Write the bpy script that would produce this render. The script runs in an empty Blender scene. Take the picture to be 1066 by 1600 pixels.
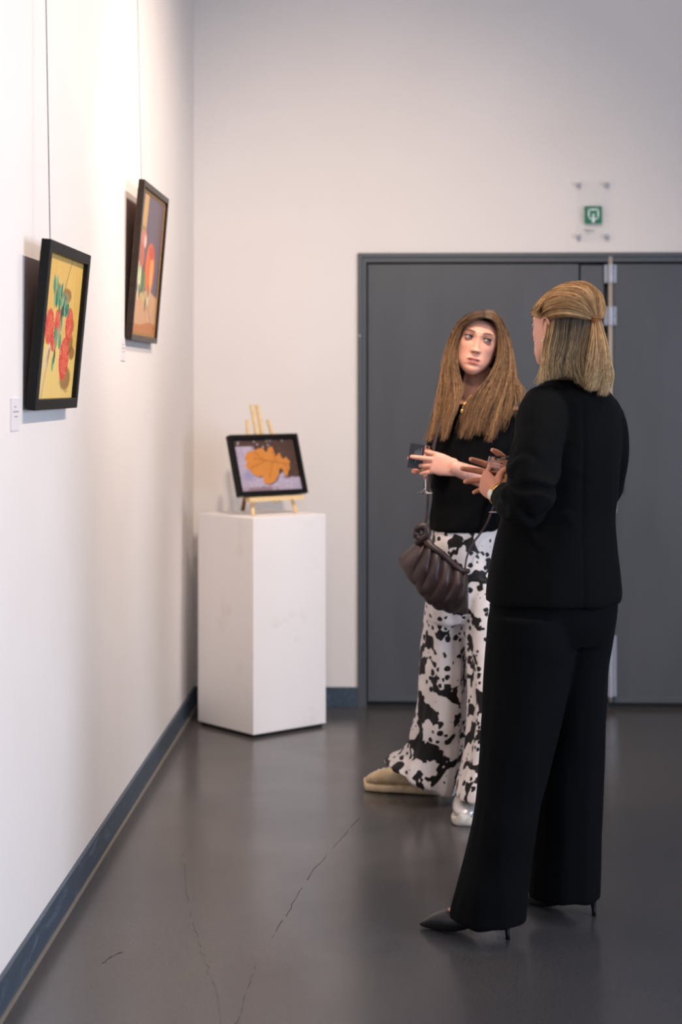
import bpy, bmesh, math, random
import numpy as np
from mathutils import Vector, Matrix, noise
random.seed(7); np.random.seed(7)
S = bpy.context.scene
COL = S.collection
# ------------------------------------------------------------------ camera
F = 2700.0; CH = 1.478; HZ = 600.0; YAW = math.atan(87 / 2700)
cs, sn = math.cos(YAW), math.sin(YAW)
cd = bpy.data.cameras.new('camera'); cam = bpy.data.objects.new('camera', cd); COL.objects.link(cam)
cd.sensor_fit = 'VERTICAL'; cd.sensor_height = 36; cd.sensor_width = 24
cd.lens = F / 1600 * 36; cd.shift_y = -(800 - HZ) / 1600
cam.location = (0, 0, CH); cam.rotation_euler = (math.pi / 2, 0, YAW)
cd.dof.use_dof = True; cd.dof.focus_distance = 4.95; cd.dof.aperture_fstop = 2.4
cd.clip_start = .05; cd.clip_end = 100
S.camera = cam
# ------------------------------------------------------------------ light
S.view_settings.view_transform = 'Standard'; S.view_settings.look = 'None'
S.view_settings.gamma = 1; S.view_settings.use_curve_mapping = False
S.view_settings.exposure = 0.16
w = bpy.data.worlds.new('world'); S.world = w; w.use_nodes = True
w.node_tree.nodes['Background'].inputs[0].default_value = (.72, .80, 1, 1)
w.node_tree.nodes['Background'].inputs[1].default_value = .10
def aim(o, t):
    o.rotation_euler = (Vector(t) - o.location).to_track_quat('-Z', 'Y').to_euler()
def spot(loc, tgt, e, ang, blend=.6, rad=.03, col=(1, .82, .68)):
    l = bpy.data.lights.new('track_or_fill_spot', 'SPOT'); l.energy = e; l.spot_size = math.radians(ang)
    l.spot_blend = blend; l.shadow_soft_size = rad; l.color = col
    o = bpy.data.objects.new('track_or_fill_spot', l); o.location = loc; COL.objects.link(o); aim(o, tgt); return o
def area(loc, tgt, e, sx, sy, col):
    l = bpy.data.lights.new('window_daylight', 'AREA'); l.shape = 'RECTANGLE'; l.size = sx; l.size_y = sy
    l.energy = e; l.color = col
    o = bpy.data.objects.new('window_daylight', l); o.location = loc; COL.objects.link(o); aim(o, tgt); return o
WARM = (1, .80, .62)
spot((1.25, 4.35, 3.65), (-.93, 4.45, 1.7), 180, 86, 1)
spot((1.25, 6.0, 3.65), (-.93, 6.0, 1.75), 175, 88, 1)
spot((1.25, 3.0, 3.65), (-.93, 2.6, 1.7), 130, 84, 1)
spot((.35, 4.7, 3.55), (-.40, 7.5, 1.0), 270, 82, 1, .09)
spot((-.25, 3.1, 3.7), (.35, 5.6, 1.4), 110, 44, 1, .20)  # soft fill spot, added to brighten the two women's faces and hands
area((3.9, 2.4, 1.5), (-.9, 2.9, .6), 165, 3.0, 2.0, (.66, .78, 1))
area((.2, -1.6, 2.2), (.2, 5, .8), 22, 3.0, 2.0, (.72, .82, 1))

# ------------------------------------------------------------------ helpers
RV = Vector((cs, sn, 0)); FV = Vector((-sn, cs, 0)); UV = Vector((0, 0, 1))
def vec(a, b, c): return RV * a + UV * b + FV * c          # right, up, away (seen from the entrance)
def V(px, py, d):
    p = RV * ((px - 533) / F * d) + FV * d; p.z = CH - (py - HZ) / F * d; return p
def on_wall_y(px, y):
    a = math.atan((px - 533) / F) - YAW; return y * math.tan(a)
def obj(name, me, m=None, parent=None, smooth=False, kind=None):
    if isinstance(me, bmesh.types.BMesh):
        b = me; me = bpy.data.meshes.new(name); b.normal_update(); b.to_mesh(me); b.free()
    me.name = name
    o = bpy.data.objects.new(name, me); COL.objects.link(o)
    if m is not None:
        me.materials.clear(); me.materials.append(m)
    if parent is not None:
        o.parent = parent
        if parent.parent is None and parent.type == 'EMPTY': o.matrix_parent_inverse = Matrix.Translation(-parent.location)
    if smooth: me.shade_smooth()
    if kind: o['kind'] = kind
    return o
def thing(name, label, cat, loc=(0, 0, 0), group=None):
    o = bpy.data.objects.new(name, None); COL.objects.link(o); o.location = loc
    o['label'] = label; o['category'] = cat; o.empty_display_size = .05
    if group: o['group'] = group
    return o
def sub(name, me, m, par, smooth=False):                 # a sub-part: the part's own frame is the world's, shifted by the thing's base
    if isinstance(me, bmesh.types.BMesh):
        b = me; me = bpy.data.meshes.new(name); b.normal_update(); b.to_mesh(me); b.free()
    me.name = name; me.materials.clear(); me.materials.append(m)
    o = bpy.data.objects.new(name, me); COL.objects.link(o); o.parent = par
    if smooth: me.shade_smooth()
    return o
def bx(b, x0, x1, y0, y1, z0, z1, bev=0):
    vs = [b.verts.new((x, y, z)) for x in (x0, x1) for y in (y0, y1) for z in (z0, z1)]
    fs = [(0, 1, 3, 2), (4, 6, 7, 5), (0, 4, 5, 1), (2, 3, 7, 6), (0, 2, 6, 4), (1, 5, 7, 3)]
    new = [b.faces.new([vs[i] for i in f]) for f in fs]
    if bev:
        es = list({e for f in new for e in f.edges})
        bmesh.ops.bevel(b, geom=es, offset=bev, segments=2, affect='EDGES', profile=.6)
    return vs
def box(x0, x1, y0, y1, z0, z1, bev=0):
    b = bmesh.new(); bx(b, x0, x1, y0, y1, z0, z1, bev); return b
def loft(b, rings, n=28, cap=True):
    """rings: (centre, u, v[, power]) ; closed solid"""
    R = []
    for r in rings:
        c, u, v = r[0], r[1], r[2]; p = r[3] if len(r) > 3 else 1.0
        row = []
        for i in range(n):
            a = 2 * math.pi * i / n; ca, sa = math.cos(a), math.sin(a)
            ca = math.copysign(abs(ca) ** p, ca); sa = math.copysign(abs(sa) ** p, sa)
            row.append(b.verts.new(c + u * ca + v * sa))
        R.append(row)
    for A, B in zip(R, R[1:]):
        for i in range(n):
            j = (i + 1) % n; b.faces.new((A[i], A[j], B[j], B[i]))
    if cap: b.faces.new(list(reversed(R[0]))); b.faces.new(R[-1])
    return R
def cat(P, t):
    """Catmull-Rom through rows of P at parameter t in [0,1]"""
    n = len(P) - 1; x = min(max(t, 0), 1) * n; i = min(int(x), n - 1); f = x - i
    p0 = P[max(i - 1, 0)]; p1 = P[i]; p2 = P[i + 1]; p3 = P[min(i + 2, n)]
    return .5 * ((2 * p1) + (p2 - p0) * f + (2 * p0 - 5 * p1 + 4 * p2 - p3) * f * f + (3 * p1 - p0 - 3 * p2 + p3) * f ** 3)
def tube(b, pts, rad, n=14, res=None, flat=None, up=None):
    """smooth tapering tube; flat = (axis vector, factor) squashes it along that axis"""
    P = [Vector(p) for p in pts]
    if isinstance(rad, (int, float)): rad = [rad] * len(P)
    if res:
        Q = [cat(P, i / res) for i in range(res + 1)]; rr = [cat([np.array([r]) for r in rad], i / res)[0] for i in range(res + 1)]
    else: Q, rr = P, rad
    T = []
    for i in range(len(Q)):
        t = (Q[min(i + 1, len(Q) - 1)] - Q[max(i - 1, 0)]); T.append(t.normalized() if t.length > 1e-9 else Vector((0, 0, 1)))
    a = up if up is not None else (Vector((0, 0, 1)) if abs(T[0].z) < .9 else Vector((1, 0, 0)))
    u = (a - T[0] * a.dot(T[0])).normalized(); rings = []
    for q, t, r in zip(Q, T, rr):
        u = (u - t * u.dot(t)).normalized(); v = t.cross(u)
        r = max(r, 1e-4)
        rings.append((q, u * r * (flat or 1), v * r))
    return loft(b, rings, n)
def ball(b, c, r, seg=16, ring=10, mat=None):
    M = Matrix.Translation(c) @ (mat if mat else Matrix.Identity(4)) @ Matrix.Diagonal((*(r if hasattr(r, '__len__') else (r, r, r)), 1))
    bmesh.ops.create_uvsphere(b, u_segments=seg, v_segments=ring, radius=1, matrix=M)
def lathe(b, c, prof, n=32, M=None):
    M = M or Matrix.Identity(4); rows = []
    for r, z in prof:
        if r < 1e-6: rows.append([b.verts.new(c + M @ Vector((0, 0, z)))])
        else: rows.append([b.verts.new(c + M @ Vector((r * math.cos(2 * math.pi * i / n), r * math.sin(2 * math.pi * i / n), z))) for i in range(n)])
    for A, B in zip(rows, rows[1:]):
        for i in range(n):
            j = (i + 1) % n
            if len(A) == 1 and len(B) > 1: b.faces.new((A[0], B[j], B[i]))
            elif len(B) == 1 and len(A) > 1: b.faces.new((A[i], A[j], B[0]))
            elif len(A) > 1: b.faces.new((A[i], A[j], B[j], B[i]))
def fuse(b, voxel, smooth=6, fac=.5):
    """one continuous skin over overlapping solids"""
    me = bpy.data.meshes.new('t'); bmesh.ops.recalc_face_normals(b, faces=b.faces); b.to_mesh(me); b.free()
    o = bpy.data.objects.new('t', me); COL.objects.link(o)
    m = o.modifiers.new('r', 'REMESH'); m.mode = 'VOXEL'; m.voxel_size = voxel
    if smooth:
        s = o.modifiers.new('s', 'SMOOTH'); s.iterations = smooth; s.factor = fac
    dg = bpy.context.evaluated_depsgraph_get(); dg.update()
    r = bpy.data.meshes.new_from_object(o.evaluated_get(dg))
    bpy.data.objects.remove(o); bpy.data.meshes.remove(me)
    return r
def co_of(me):
    a = np.empty(len(me.vertices) * 3, np.float32); me.vertices.foreach_get('co', a); return a.reshape(-1, 3)
def no_of(me):
    a = np.empty(len(me.vertices) * 3, np.float32); me.vertices.foreach_get('normal', a); return a.reshape(-1, 3)
def set_co(me, a): me.vertices.foreach_set('co', a.astype(np.float32).ravel()); me.update()
def wrinkle(me, fn):
    c = co_of(me); n = no_of(me); d = np.array([fn(Vector(p)) for p in c.tolist()]); set_co(me, c + n * d[:, None])
def nz(p, sx, sy, sz, seed=0.): return noise.noise(Vector((p[0] * sx + seed, p[1] * sy + seed * 1.7, p[2] * sz - seed)))
def join_me(meshes):
    b = bmesh.new()
    for m in meshes: b.from_mesh(m)
    r = bpy.data.meshes.new('j'); b.to_mesh(r); b.free(); return r
def colattr(me, cols, name='tone'):
    a = me.color_attributes.new(name, 'FLOAT_COLOR', 'POINT')
    c = np.ones((len(me.vertices), 4), np.float32); c[:, :3] = cols; a.data.foreach_set('color', c.ravel())

# ------------------------------------------------------------------ materials
def lin(r, g, b):
    f = lambda c: (c / 255 / 12.92) if c / 255 <= .04045 else ((c / 255 + .055) / 1.055) ** 2.4
    return (f(r), f(g), f(b), 1)
class Mt:
    def __init__(s, name, col=(.8, .8, .8, 1), rough=.5, metal=0, spec=.5):
        s.m = bpy.data.materials.new(name); s.m.use_nodes = True; s.t = s.m.node_tree; s.n = s.t.nodes; s.l = s.t.links
        s.p = s.n['Principled BSDF']; s.p.inputs['Base Color'].default_value = col; s.p.inputs['Roughness'].default_value = rough
        s.p.inputs['Metallic'].default_value = metal; s.p.inputs['Specular IOR Level'].default_value = spec
        s.tc = None
    def coord(s, scale=(1, 1, 1), kind='Object'):
        s.tc = s.tc or s.n.new('ShaderNodeTexCoord'); mp = s.n.new('ShaderNodeMapping'); mp.inputs['Scale'].default_value = scale
        s.l.new(s.tc.outputs[kind], mp.inputs[0]); return mp.outputs[0]
    def noise(s, scale, detail=3, co=None, rough=.5, dist=0):
        k = s.n.new('ShaderNodeTexNoise'); k.inputs['Scale'].default_value = scale; k.inputs['Detail'].default_value = detail
        k.inputs['Roughness'].default_value = rough; k.inputs['Distortion'].default_value = dist
        s.l.new(co or s.coord(), k.inputs['Vector']); return k.outputs['Fac']
    def ramp(s, src, stops, interp='LINEAR'):
        r = s.n.new('ShaderNodeValToRGB'); e = r.color_ramp; e.interpolation = interp
        while len(e.elements) < len(stops): e.elements.new(.5)
        for el, (p, c) in zip(e.elements, stops): el.position = p; el.color = c if hasattr(c, '__len__') else (c, c, c, 1)
        s.l.new(src, r.inputs[0]); return r.outputs[0]
    def math(s, op, a, b):
        k = s.n.new('ShaderNodeMath'); k.operation = op
        for i, x in enumerate((a, b)):
            if hasattr(x, 'links'): s.l.new(x, k.inputs[i])
            else: k.inputs[i].default_value = x
        return k.outputs[0]
    def mix(s, f, a, b, mode='MIX'):
        k = s.n.new('ShaderNodeMix'); k.data_type = 'RGBA'; k.blend_type = mode
        for i, x in ((0, f), (6, a), (7, b)):
            if hasattr(x, 'links'): s.l.new(x, k.inputs[i])
            else: k.inputs[i].default_value = x
        return k.outputs[2]
    def to(s, sock, name): s.l.new(sock, s.p.inputs[name]); return s
    def bump(s, h, st=.2, dist=.002):
        k = s.n.new('ShaderNodeBump'); k.inputs['Strength'].default_value = st; k.inputs['Distance'].default_value = dist
        s.l.new(h, k.inputs['Height']); s.l.new(k.outputs[0], s.p.inputs['Normal']); return s
M = {}
t = Mt('wall_paint', lin(232, 226, 222), .75, spec=.25)
nn = t.noise(1.1, 3); t.to(t.mix(t.ramp(nn, [(.35, 0), (.7, 1)]), lin(233, 227, 223), lin(228, 221, 216)), 'Base Color')
t.bump(t.noise(220, 3), .10, .001); M['wall'] = t.m
t = Mt('ceiling_paint', lin(225, 222, 220), .9); t.bump(t.noise(150, 2), .05, .001); M['ceiling'] = t.m
# floor: poured grey-brown vinyl with speckles, scuffs and cracks
t = Mt('floor_vinyl', lin(80, 77, 77), .3, spec=.5)
sp = t.noise(420, 2); sp2 = t.noise(150, 2)
base = t.mix(t.ramp(t.noise(.9, 4), [(.3, 0), (.75, 1)]), lin(74, 73, 76), lin(86, 80, 75))
base = t.mix(t.ramp(sp, [(.36, .55), (.5, 0)]), base, lin(44, 44, 48)); base = t.mix(t.ramp(sp2, [(.62, 0), (.72, .35)]), base, lin(112, 106, 100))
sc = t.noise(3.2, 5, t.coord((1, .16, 1)), .6, 1.2)
base = t.mix(t.ramp(sc, [(.492, 0), (.497, .10), (.502, 0)]), base, lin(58, 54, 54))
t.to(base, 'Base Color'); t.to(t.ramp(t.noise(2.3, 4), [(.3, .17), (.7, .26)]), 'Roughness'); t.bump(t.noise(260, 2), .10, .0007); M['floor'] = t.m
t = Mt('baseboard_paint', lin(72, 92, 112), .42)
a = t.noise(6, 5, t.coord((14, 1, 5)), .7, .6)
t.to(t.mix(t.ramp(a, [(.56, 0), (.72, .5)]), lin(60, 74, 88), lin(122, 146, 172)), 'Base Color'); M['baseboard'] = t.m
t = Mt('caulk', lin(122, 116, 108), .7); t.bump(t.noise(60), .2); M['caulk'] = t.m
t = Mt('door_paint', lin(102, 103, 106), .36)
a = t.noise(3, 4, t.coord((3, 1, .6)))
t.to(t.mix(t.ramp(a, [(.4, 0), (.7, 1)]), lin(82, 84, 88), lin(77, 79, 83)), 'Base Color'); t.bump(t.noise(300), .05, .0005); M['door'] = t.m
t = Mt('door_frame_paint', lin(78, 83, 88), .4); t.to(t.ramp(t.noise(20), [(.3, .36), (.7, .46)]), 'Roughness'); M['frame'] = t.m
t = Mt('rubber_gap', lin(30, 31, 33), .7); t.bump(t.noise(90), .1); M['gap'] = t.m
t = Mt('cream_rod', lin(176, 168, 156), .4); t.to(t.ramp(t.noise(30), [(.3, .35), (.7, .5)]), 'Roughness'); M['rod'] = t.m
t = Mt('hinge_steel', lin(168, 172, 182), .35, .35); t.to(t.ramp(t.noise(30), [(.3, .3), (.7, .45)]), 'Roughness'); M['hinge'] = t.m
t = Mt('pedestal_paint', lin(236, 231, 229), .55, spec=.3)
t.to(t.mix(t.ramp(t.noise(7, 5), [(.62, 0), (.74, .4)]), lin(243, 239, 238), lin(222, 214, 208)), 'Base Color'); M['pedestal'] = t.m
t = Mt('plinth_black', lin(20, 20, 20), .8); t.bump(t.noise(50), .1); M['plinth'] = t.m
def wood(name, c1, c2, sc=(3, 40, 40), r=.5):
    t = Mt(name, c1, r); a = t.noise(3, 5, t.coord(sc), .6, .5)
    t.to(t.mix(t.ramp(a, [(.35, 0), (.65, 1)]), c1, c2), 'Base Color'); t.p.inputs['Specular IOR Level'].default_value = .22; t.bump(a, .1, .0008); return t.m
M['black_wood'] = wood('black_frame_wood', lin(13, 14, 14), lin(19, 18, 16), r=.45)
M['brown_black'] = wood('dark_brown_frame_wood', lin(40, 32, 27), lin(54, 42, 34), r=.35)
M['liner'] = wood('gilt_liner_wood', lin(150, 112, 60), lin(182, 140, 82))
M['pine'] = wood('pale_pine', lin(232, 205, 160), lin(218, 186, 136))
M['raw_wood'] = wood('brown_stretcher_wood', lin(140, 92, 52), lin(110, 68, 38))
t = Mt('painted_canvas', rough=.42); v = t.n.new('ShaderNodeVertexColor'); v.layer_name = 'tone'
t.to(v.outputs[0], 'Base Color'); t.bump(t.noise(160, 4), .25, .001); M['painting'] = t.m
t = Mt('steel_wire', lin(92, 92, 100), .4, .7); t.to(t.ramp(t.noise(40), [(.3, .35), (.7, .5)]), 'Roughness'); M['wire'] = t.m
t = Mt('card_white', lin(226, 220, 222), .6); t.bump(t.noise(200), .05, .0003); M['card'] = t.m
t = Mt('print_grey', lin(120, 116, 118), .6); t.bump(t.noise(200), .05, .0003); M['print'] = t.m
t = Mt('sign_green', lin(0, 112, 84), .4); t.bump(t.noise(100), .03, .0003); M['green'] = t.m
t = Mt('sign_white', lin(214, 232, 226), .4); t.bump(t.noise(100), .03, .0003); M['signwhite'] = t.m
t = Mt('sign_text', lin(58, 78, 92), .5); t.bump(t.noise(100), .03, .0003); M['signtext'] = t.m
def glass(name, col=(1, 1, 1, 1), ior=1.45, rough=0.0, al=1):
    t = Mt(name, col, rough); t.p.inputs['Transmission Weight'].default_value = 1; t.p.inputs['IOR'].default_value = ior
    t.to(t.ramp(t.noise(12), [(.3, rough), (.7, rough + .02)]), 'Roughness'); return t.m
M['glass'] = glass('clear_glass'); M['acrylic'] = glass('clear_acrylic', (.985, .99, .985, 1), 1.05, .0)
t = Mt('clear_acrylic_sheet', (1, 1, 1, 1), .08); tb = t.n.new('ShaderNodeBsdfTransparent'); tb.inputs[0].default_value = (.985, .99, .988, 1); ms = t.n.new('ShaderNodeMixShader')
t.l.new(t.ramp(t.noise(20), [(.3, .93), (.7, .95)]), ms.inputs[0]); t.l.new(t.p.outputs[0], ms.inputs[1]); t.l.new(tb.outputs[0], ms.inputs[2]); t.l.new(ms.outputs[0], t.n['Material Output'].inputs['Surface']); M['acrylic'] = t.m
M['wine'] = glass('white_wine', (.95, .92, .66, 1), 1.33)
# cloth
def cloth(name, c, c2=None, r=.9, sh=.15, tx=700):
    t = Mt(name, c, r, spec=.12); a = t.noise(tx, 2); t.to(t.mix(t.ramp(t.noise(5, 3), [(.3, 0), (.7, 1)]), c, c2 or c), 'Base Color')
    t.bump(a, .15, .0005); t.p.inputs['Sheen Weight'].default_value = sh; t.p.inputs['Sheen Roughness'].default_value = .5; return t.m
M['blazer'] = cloth('black_suiting', lin(6, 6, 7), lin(8, 9, 10), sh=0)
M['trouser_black'] = cloth('black_trouser_cloth', lin(4, 5, 7), lin(7, 8, 11), sh=0)
M['knit'] = cloth('black_knit', lin(6, 6, 7), lin(9, 9, 10), sh=0, tx=400)
t = Mt('cow_print_satin', rough=.55, spec=.3)
A = t.noise(16.5, 2.0, None, .45, .2); big = t.ramp(A, [(.552, 0), (.560, 1)])
vo = t.n.new('ShaderNodeTexVoronoi'); vo.inputs['Scale'].default_value = 38; vo.inputs['Randomness'].default_value = 1
wv = t.n.new('ShaderNodeVectorMath'); wv.operation = 'MULTIPLY_ADD'; nt = t.n.new('ShaderNodeTexNoise'); nt.inputs['Scale'].default_value = 60; t.l.new(t.coord(), nt.inputs['Vector'])
wv.inputs[1].default_value = (.012, .012, .012); t.l.new(nt.outputs['Color'], wv.inputs[0]); t.l.new(t.coord(), wv.inputs[2]); t.l.new(wv.outputs[0], vo.inputs['Vector'])
sp_ = t.n.new('ShaderNodeSeparateColor'); t.l.new(vo.outputs['Color'], sp_.inputs[0])
rad_ = t.math('MULTIPLY', t.math('MAXIMUM', t.math('SUBTRACT', sp_.outputs[0], .08), 0.0), .52)
dot = t.ramp(t.math('SUBTRACT', rad_, vo.outputs['Distance']), [(.0, 0), (.02, 1)])
msk = t.math('MAXIMUM', big, dot)
t.to(t.mix(msk, lin(226, 216, 212), lin(24, 20, 20)), 'Base Color'); t.bump(t.noise(600), .08, .0004); M['cow'] = t.m
t = Mt('brown_leather', lin(58, 36, 34), .46, spec=.5)
t.to(t.mix(t.ramp(t.noise(9, 4), [(.35, 0), (.7, 1)]), lin(42, 27, 26), lin(58, 39, 36)), 'Base Color'); t.bump(t.noise(240, 3), .2, .0008); M['leather'] = t.m
t = Mt('black_leather', lin(16, 15, 16), .35); t.bump(t.noise(200), .1, .0005); M['shoe_black'] = t.m
t = Mt('sneaker_beige', lin(206, 184, 150), .6); t.to(t.mix(t.ramp(t.noise(30, 3), [(.4, 0), (.65, 1)]), lin(208, 186, 152), lin(186, 160, 124)), 'Base Color'); t.bump(t.noise(300), .2, .001); M['sneaker'] = t.m
t = Mt('sneaker_silver', lin(196, 190, 188), .28, .35); t.bump(t.noise(90), .1, .001); M['silver'] = t.m
t = Mt('sneaker_sole', lin(214, 204, 190), .6); t.bump(t.noise(120), .1, .001); M['sole'] = t.m
t = Mt('gold', lin(226, 186, 110), .25, .9); t.to(t.ramp(t.noise(60), [(.3, .2), (.7, .32)]), 'Roughness'); M['gold'] = t.m
t = Mt('watch_dial', lin(232, 226, 214), .3); t.bump(t.noise(60), .05, .0005); M['dial'] = t.m
t = Mt('card_dark', lin(42, 43, 46), .7, spec=.2); t.bump(t.noise(100), .05, .0005); M['card_dark'] = t.m
t = Mt('card_print', lin(120, 122, 128), .6); t.bump(t.noise(100), .05, .0005); M['card_print'] = t.m
t = Mt('eye_white', lin(168, 152, 146), .4, spec=.25); t.to(t.ramp(t.noise(60), [(.3, .35), (.7, .45)]), 'Roughness'); M['eye'] = t.m
t = Mt('iris', lin(40, 46, 50), .3, spec=.25); t.to(t.mix(t.noise(400), lin(26, 28, 30), lin(48, 50, 50)), 'Base Color'); M['iris'] = t.m
t = Mt('pupil', lin(8, 8, 8), .25); t.bump(t.noise(60), .01, .0001); M['pupil'] = t.m
t = Mt('lash', lin(30, 20, 16), .6); t.bump(t.noise(60), .1, .0001); M['lash'] = t.m
t = Mt('brow_hair', lin(104, 70, 50), .8); t.bump(t.noise(900), .4, .001); M['brow'] = t.m
t = Mt('teeth', lin(228, 218, 208), .3); t.bump(t.noise(200), .05, .0005); M['teeth'] = t.m
def skinm(name):
    t = Mt(name, rough=.48, spec=.35); v = t.n.new('ShaderNodeVertexColor'); v.layer_name = 'tone'
    c = t.mix(t.ramp(t.noise(38, 3), [(.35, 0), (.7, .12)]), v.outputs[0], lin(196, 120, 96)); t.to(c, 'Base Color')
    t.p.inputs['Subsurface Weight'].default_value = .12; t.p.inputs['Subsurface Radius'].default_value = (.012, .005, .003); t.p.inputs['Subsurface Scale'].default_value = .5
    t.bump(t.noise(700, 2), .08, .0004); return t.m
M['skin'] = skinm('skin')
def hairm(name):
    t = Mt(name, rough=.58, spec=.22); v = t.n.new('ShaderNodeVertexColor'); v.layer_name = 'tone'
    t.to(t.mix(t.ramp(t.noise(60, 3), [(.4, 0), (.7, .25)]), v.outputs[0], lin(60, 42, 30)), 'Base Color'); return t.m
M['hair'] = hairm('hair')

# ------------------------------------------------------------------ the room
YB = 7.915; XL = -.932; XR = 4.6; YN = -3.2; ZC = 4.1
def X(px): return on_wall_y(px, YB)
def Z(py): return CH - (py - HZ) * 7.93 / F
def st(o): o['kind'] = 'structure'; return o
DX0, DX1, DZ1 = X(559), X(1322), Z(396)
st(obj('floor', box(XL - .2, XR + .2, YN, YB + .3, -.1, 0), M['floor']))
st(obj('ceiling', box(XL - .2, XR + .2, YN, YB + .3, ZC, ZC + .1), M['ceiling']))
st(obj('wall_left', box(XL - .2, XL, YN, YB + .2, 0, ZC), M['wall']))
b = bmesh.new(); bx(b, XL, DX0, YB, YB + .2, 0, ZC); bx(b, DX0, DX1, YB, YB + .2, DZ1, ZC); bx(b, DX1, XR, YB, YB + .2, 0, ZC)
st(obj('wall_back', b, M['wall']))
# right wall with a tall window opening near the entrance side
b = bmesh.new(); bx(b, XR, XR + .2, 3.2, YB + .2, 0, ZC); bx(b, XR, XR + .2, YN, -.2, 0, ZC); bx(b, XR, XR + .2, -.2, 3.2, 2.8, ZC); bx(b, XR, XR + .2, -.2, 3.2, 0, .5)
st(obj('wall_right', b, M['wall']))
def floor_line(name, pts, wd, col, par):
    b = bmesh.new(); P_ = []
    for px, py in pts: p = V(px, py, CH * F / (py - HZ)); p.z = .0006; P_.append(p)
    n = 60; r_ = random.Random(len(pts)); Q = [cat(P_, i / n) + vec(r_.gauss(0, .0025), 0, 0) for i in range(n + 1)]
    for i in range(n):
        if r_.random() < .22: continue
        a_, c_ = Q[i], Q[i + 1]; sd = (c_ - a_).cross(UV).normalized() * wd * r_.uniform(.3, 1)
        b.faces.new([b.verts.new(a_ - sd), b.verts.new(a_ + sd), b.verts.new(c_ + sd), b.verts.new(c_ - sd)])
    o = obj(name, b, col, par); return o
t = Mt('crack_dark', lin(42, 38, 36), .7); t.bump(t.noise(90), .1); M['crack'] = t.m
fl = bpy.data.objects['floor']
floor_line('crack', [(562, 1278), (520, 1325), (480, 1375), (442, 1438), (408, 1492), (386, 1550), (368, 1605)], .0010, M['crack'], fl)
floor_line('crack', [(286, 1330), (293, 1400), (312, 1480), (336, 1545), (345, 1600)], .0005, M['crack'], fl)
floor_line('scuff', [(160, 1505), (175, 1495), (190, 1488)], .0012, M['crack'], fl)
bb = st(obj('baseboard_left', box(XL, XL + .012, YN, YB, 0, .09, .002), M['baseboard']))
obj('caulk_line', box(XL + .012, XL + .021, YN, YB, 0, .006, .001), M['caulk'], bb)
st(obj('baseboard_back', box(XL + .012, DX0 - .002, YB - .012, YB, 0, .09, .002), M['baseboard']))
st(obj('baseboard_right', box(DX1 + .002, XR, YB - .012, YB, 0, .09, .002), M['baseboard']))
# door frame
ft = .042; xi0 = X(572.5); zi = Z(410.5)
b = bmesh.new()
bx(b, DX0, DX0 + .020, YB - .016, YB + .15, 0, DZ1, .002); bx(b, DX0 + .020, xi0, YB - .008, YB + .15, 0, zi, .002)
bx(b, DX0 + .020, DX1 - .020, YB - .016, YB + .15, DZ1 - .020, DZ1, .002); bx(b, DX0 + .020, DX1 - .020, YB - .008, YB + .15, zi, DZ1 - .020, .002)
bx(b, DX1 - .020, DX1, YB - .016, YB + .15, 0, DZ1, .002); bx(b, DX1 - .04, DX1 - .020, YB - .008, YB + .15, 0, zi, .002)
tr = st(obj('trim_1', b, M['frame']))
obj('screw', box(DX0 + .006, DX0 + .013, YB - .019, YB - .015, Z(527), Z(523)), M['hinge'], tr)
b = box(xi0, DX1 - .04, YB + .03, YB + .15, 0, .02); obj('threshold', b, M['gap'], tr)
obj('door_gap', box(xi0, DX1 - .04, YB + .06, YB + .14, .02, zi), M['gap'], tr)
d1 = st(obj('door_1', box(xi0 + .006, X(905), YB + .012, YB + .058, .022, zi - .008, .003), M['door']))
d2 = st(obj('door_2', box(X(959), DX1 - .046, YB + .012, YB + .058, .022, zi - .008, .003), M['door']))
d3 = st(obj('trim_2', box(X(908), X(944), YB + .012, YB + .058, .022, zi - .014, .003), M['door']))
b = bmesh.new(); bx(b, X(545 + 30), X(903), YB + .006, YB + .012, .024, .05, .001); obj('bottom_rail', b, M['frame'], d1)
b = bmesh.new(); bx(b, X(961), DX1 - .05, YB + .006, YB + .012, .024, .05, .001); obj('bottom_rail', b, M['frame'], d2)
b = bmesh.new(); tube(b, [(X(954), YB - .006, .03), (X(954), YB - .006, Z(402))], .0105, 12); obj('rod', b, M['rod'], d2, True)
def hinge(z0, z1):
    b = bmesh.new(); bx(b, X(944.6), X(952), YB - .002, YB + .008, z0, z1, .001); bx(b, X(955), X(963.5), YB - .002, YB + .013, z0, z1, .001)
    tube(b, [(X(954), YB - .008, z0), (X(954), YB - .008, z1)], .013, 12)
    h = obj('hinge', b, M['hinge'], d2)
    for k in (.12, .5, .88):
        z = z0 + (z1 - z0) * k
        b = bmesh.new(); ball(b, Vector((X(960), YB - .003, z)), .004, 8, 6); ball(b, Vector((X(948), YB - .003, z)), .004, 8, 6); o = sub('screw', b, M['hinge'], h)
    return h
hinge(Z(443), Z(415)); hinge(Z(509), Z(480)); hinge(Z(1085), Z(991)); hinge(Z(800), Z(770))
b = bmesh.new(); bx(b, X(964), X(975), YB - .006, YB + .012, Z(768), Z(640), .003); hp = obj('handle_plate', b, M['shoe_black'], d2)
b = bmesh.new(); tube(b, [(X(969), YB + .01, Z(688)), (X(969), YB - .045, Z(688)), (X(973), YB - .055, Z(688)), (X(1010), YB - .055, Z(689))], .009, 10)
# lever points away behind the standing woman
b.free(); b = bmesh.new(); tube(b, [(X(969), YB + .01, Z(700)), (X(969), YB - .045, Z(700)), (X(965), YB - .055, Z(700)), (X(935), YB - .055, Z(701))], .009, 10); sub('lever', b, M['shoe_black'], hp, True)
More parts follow.
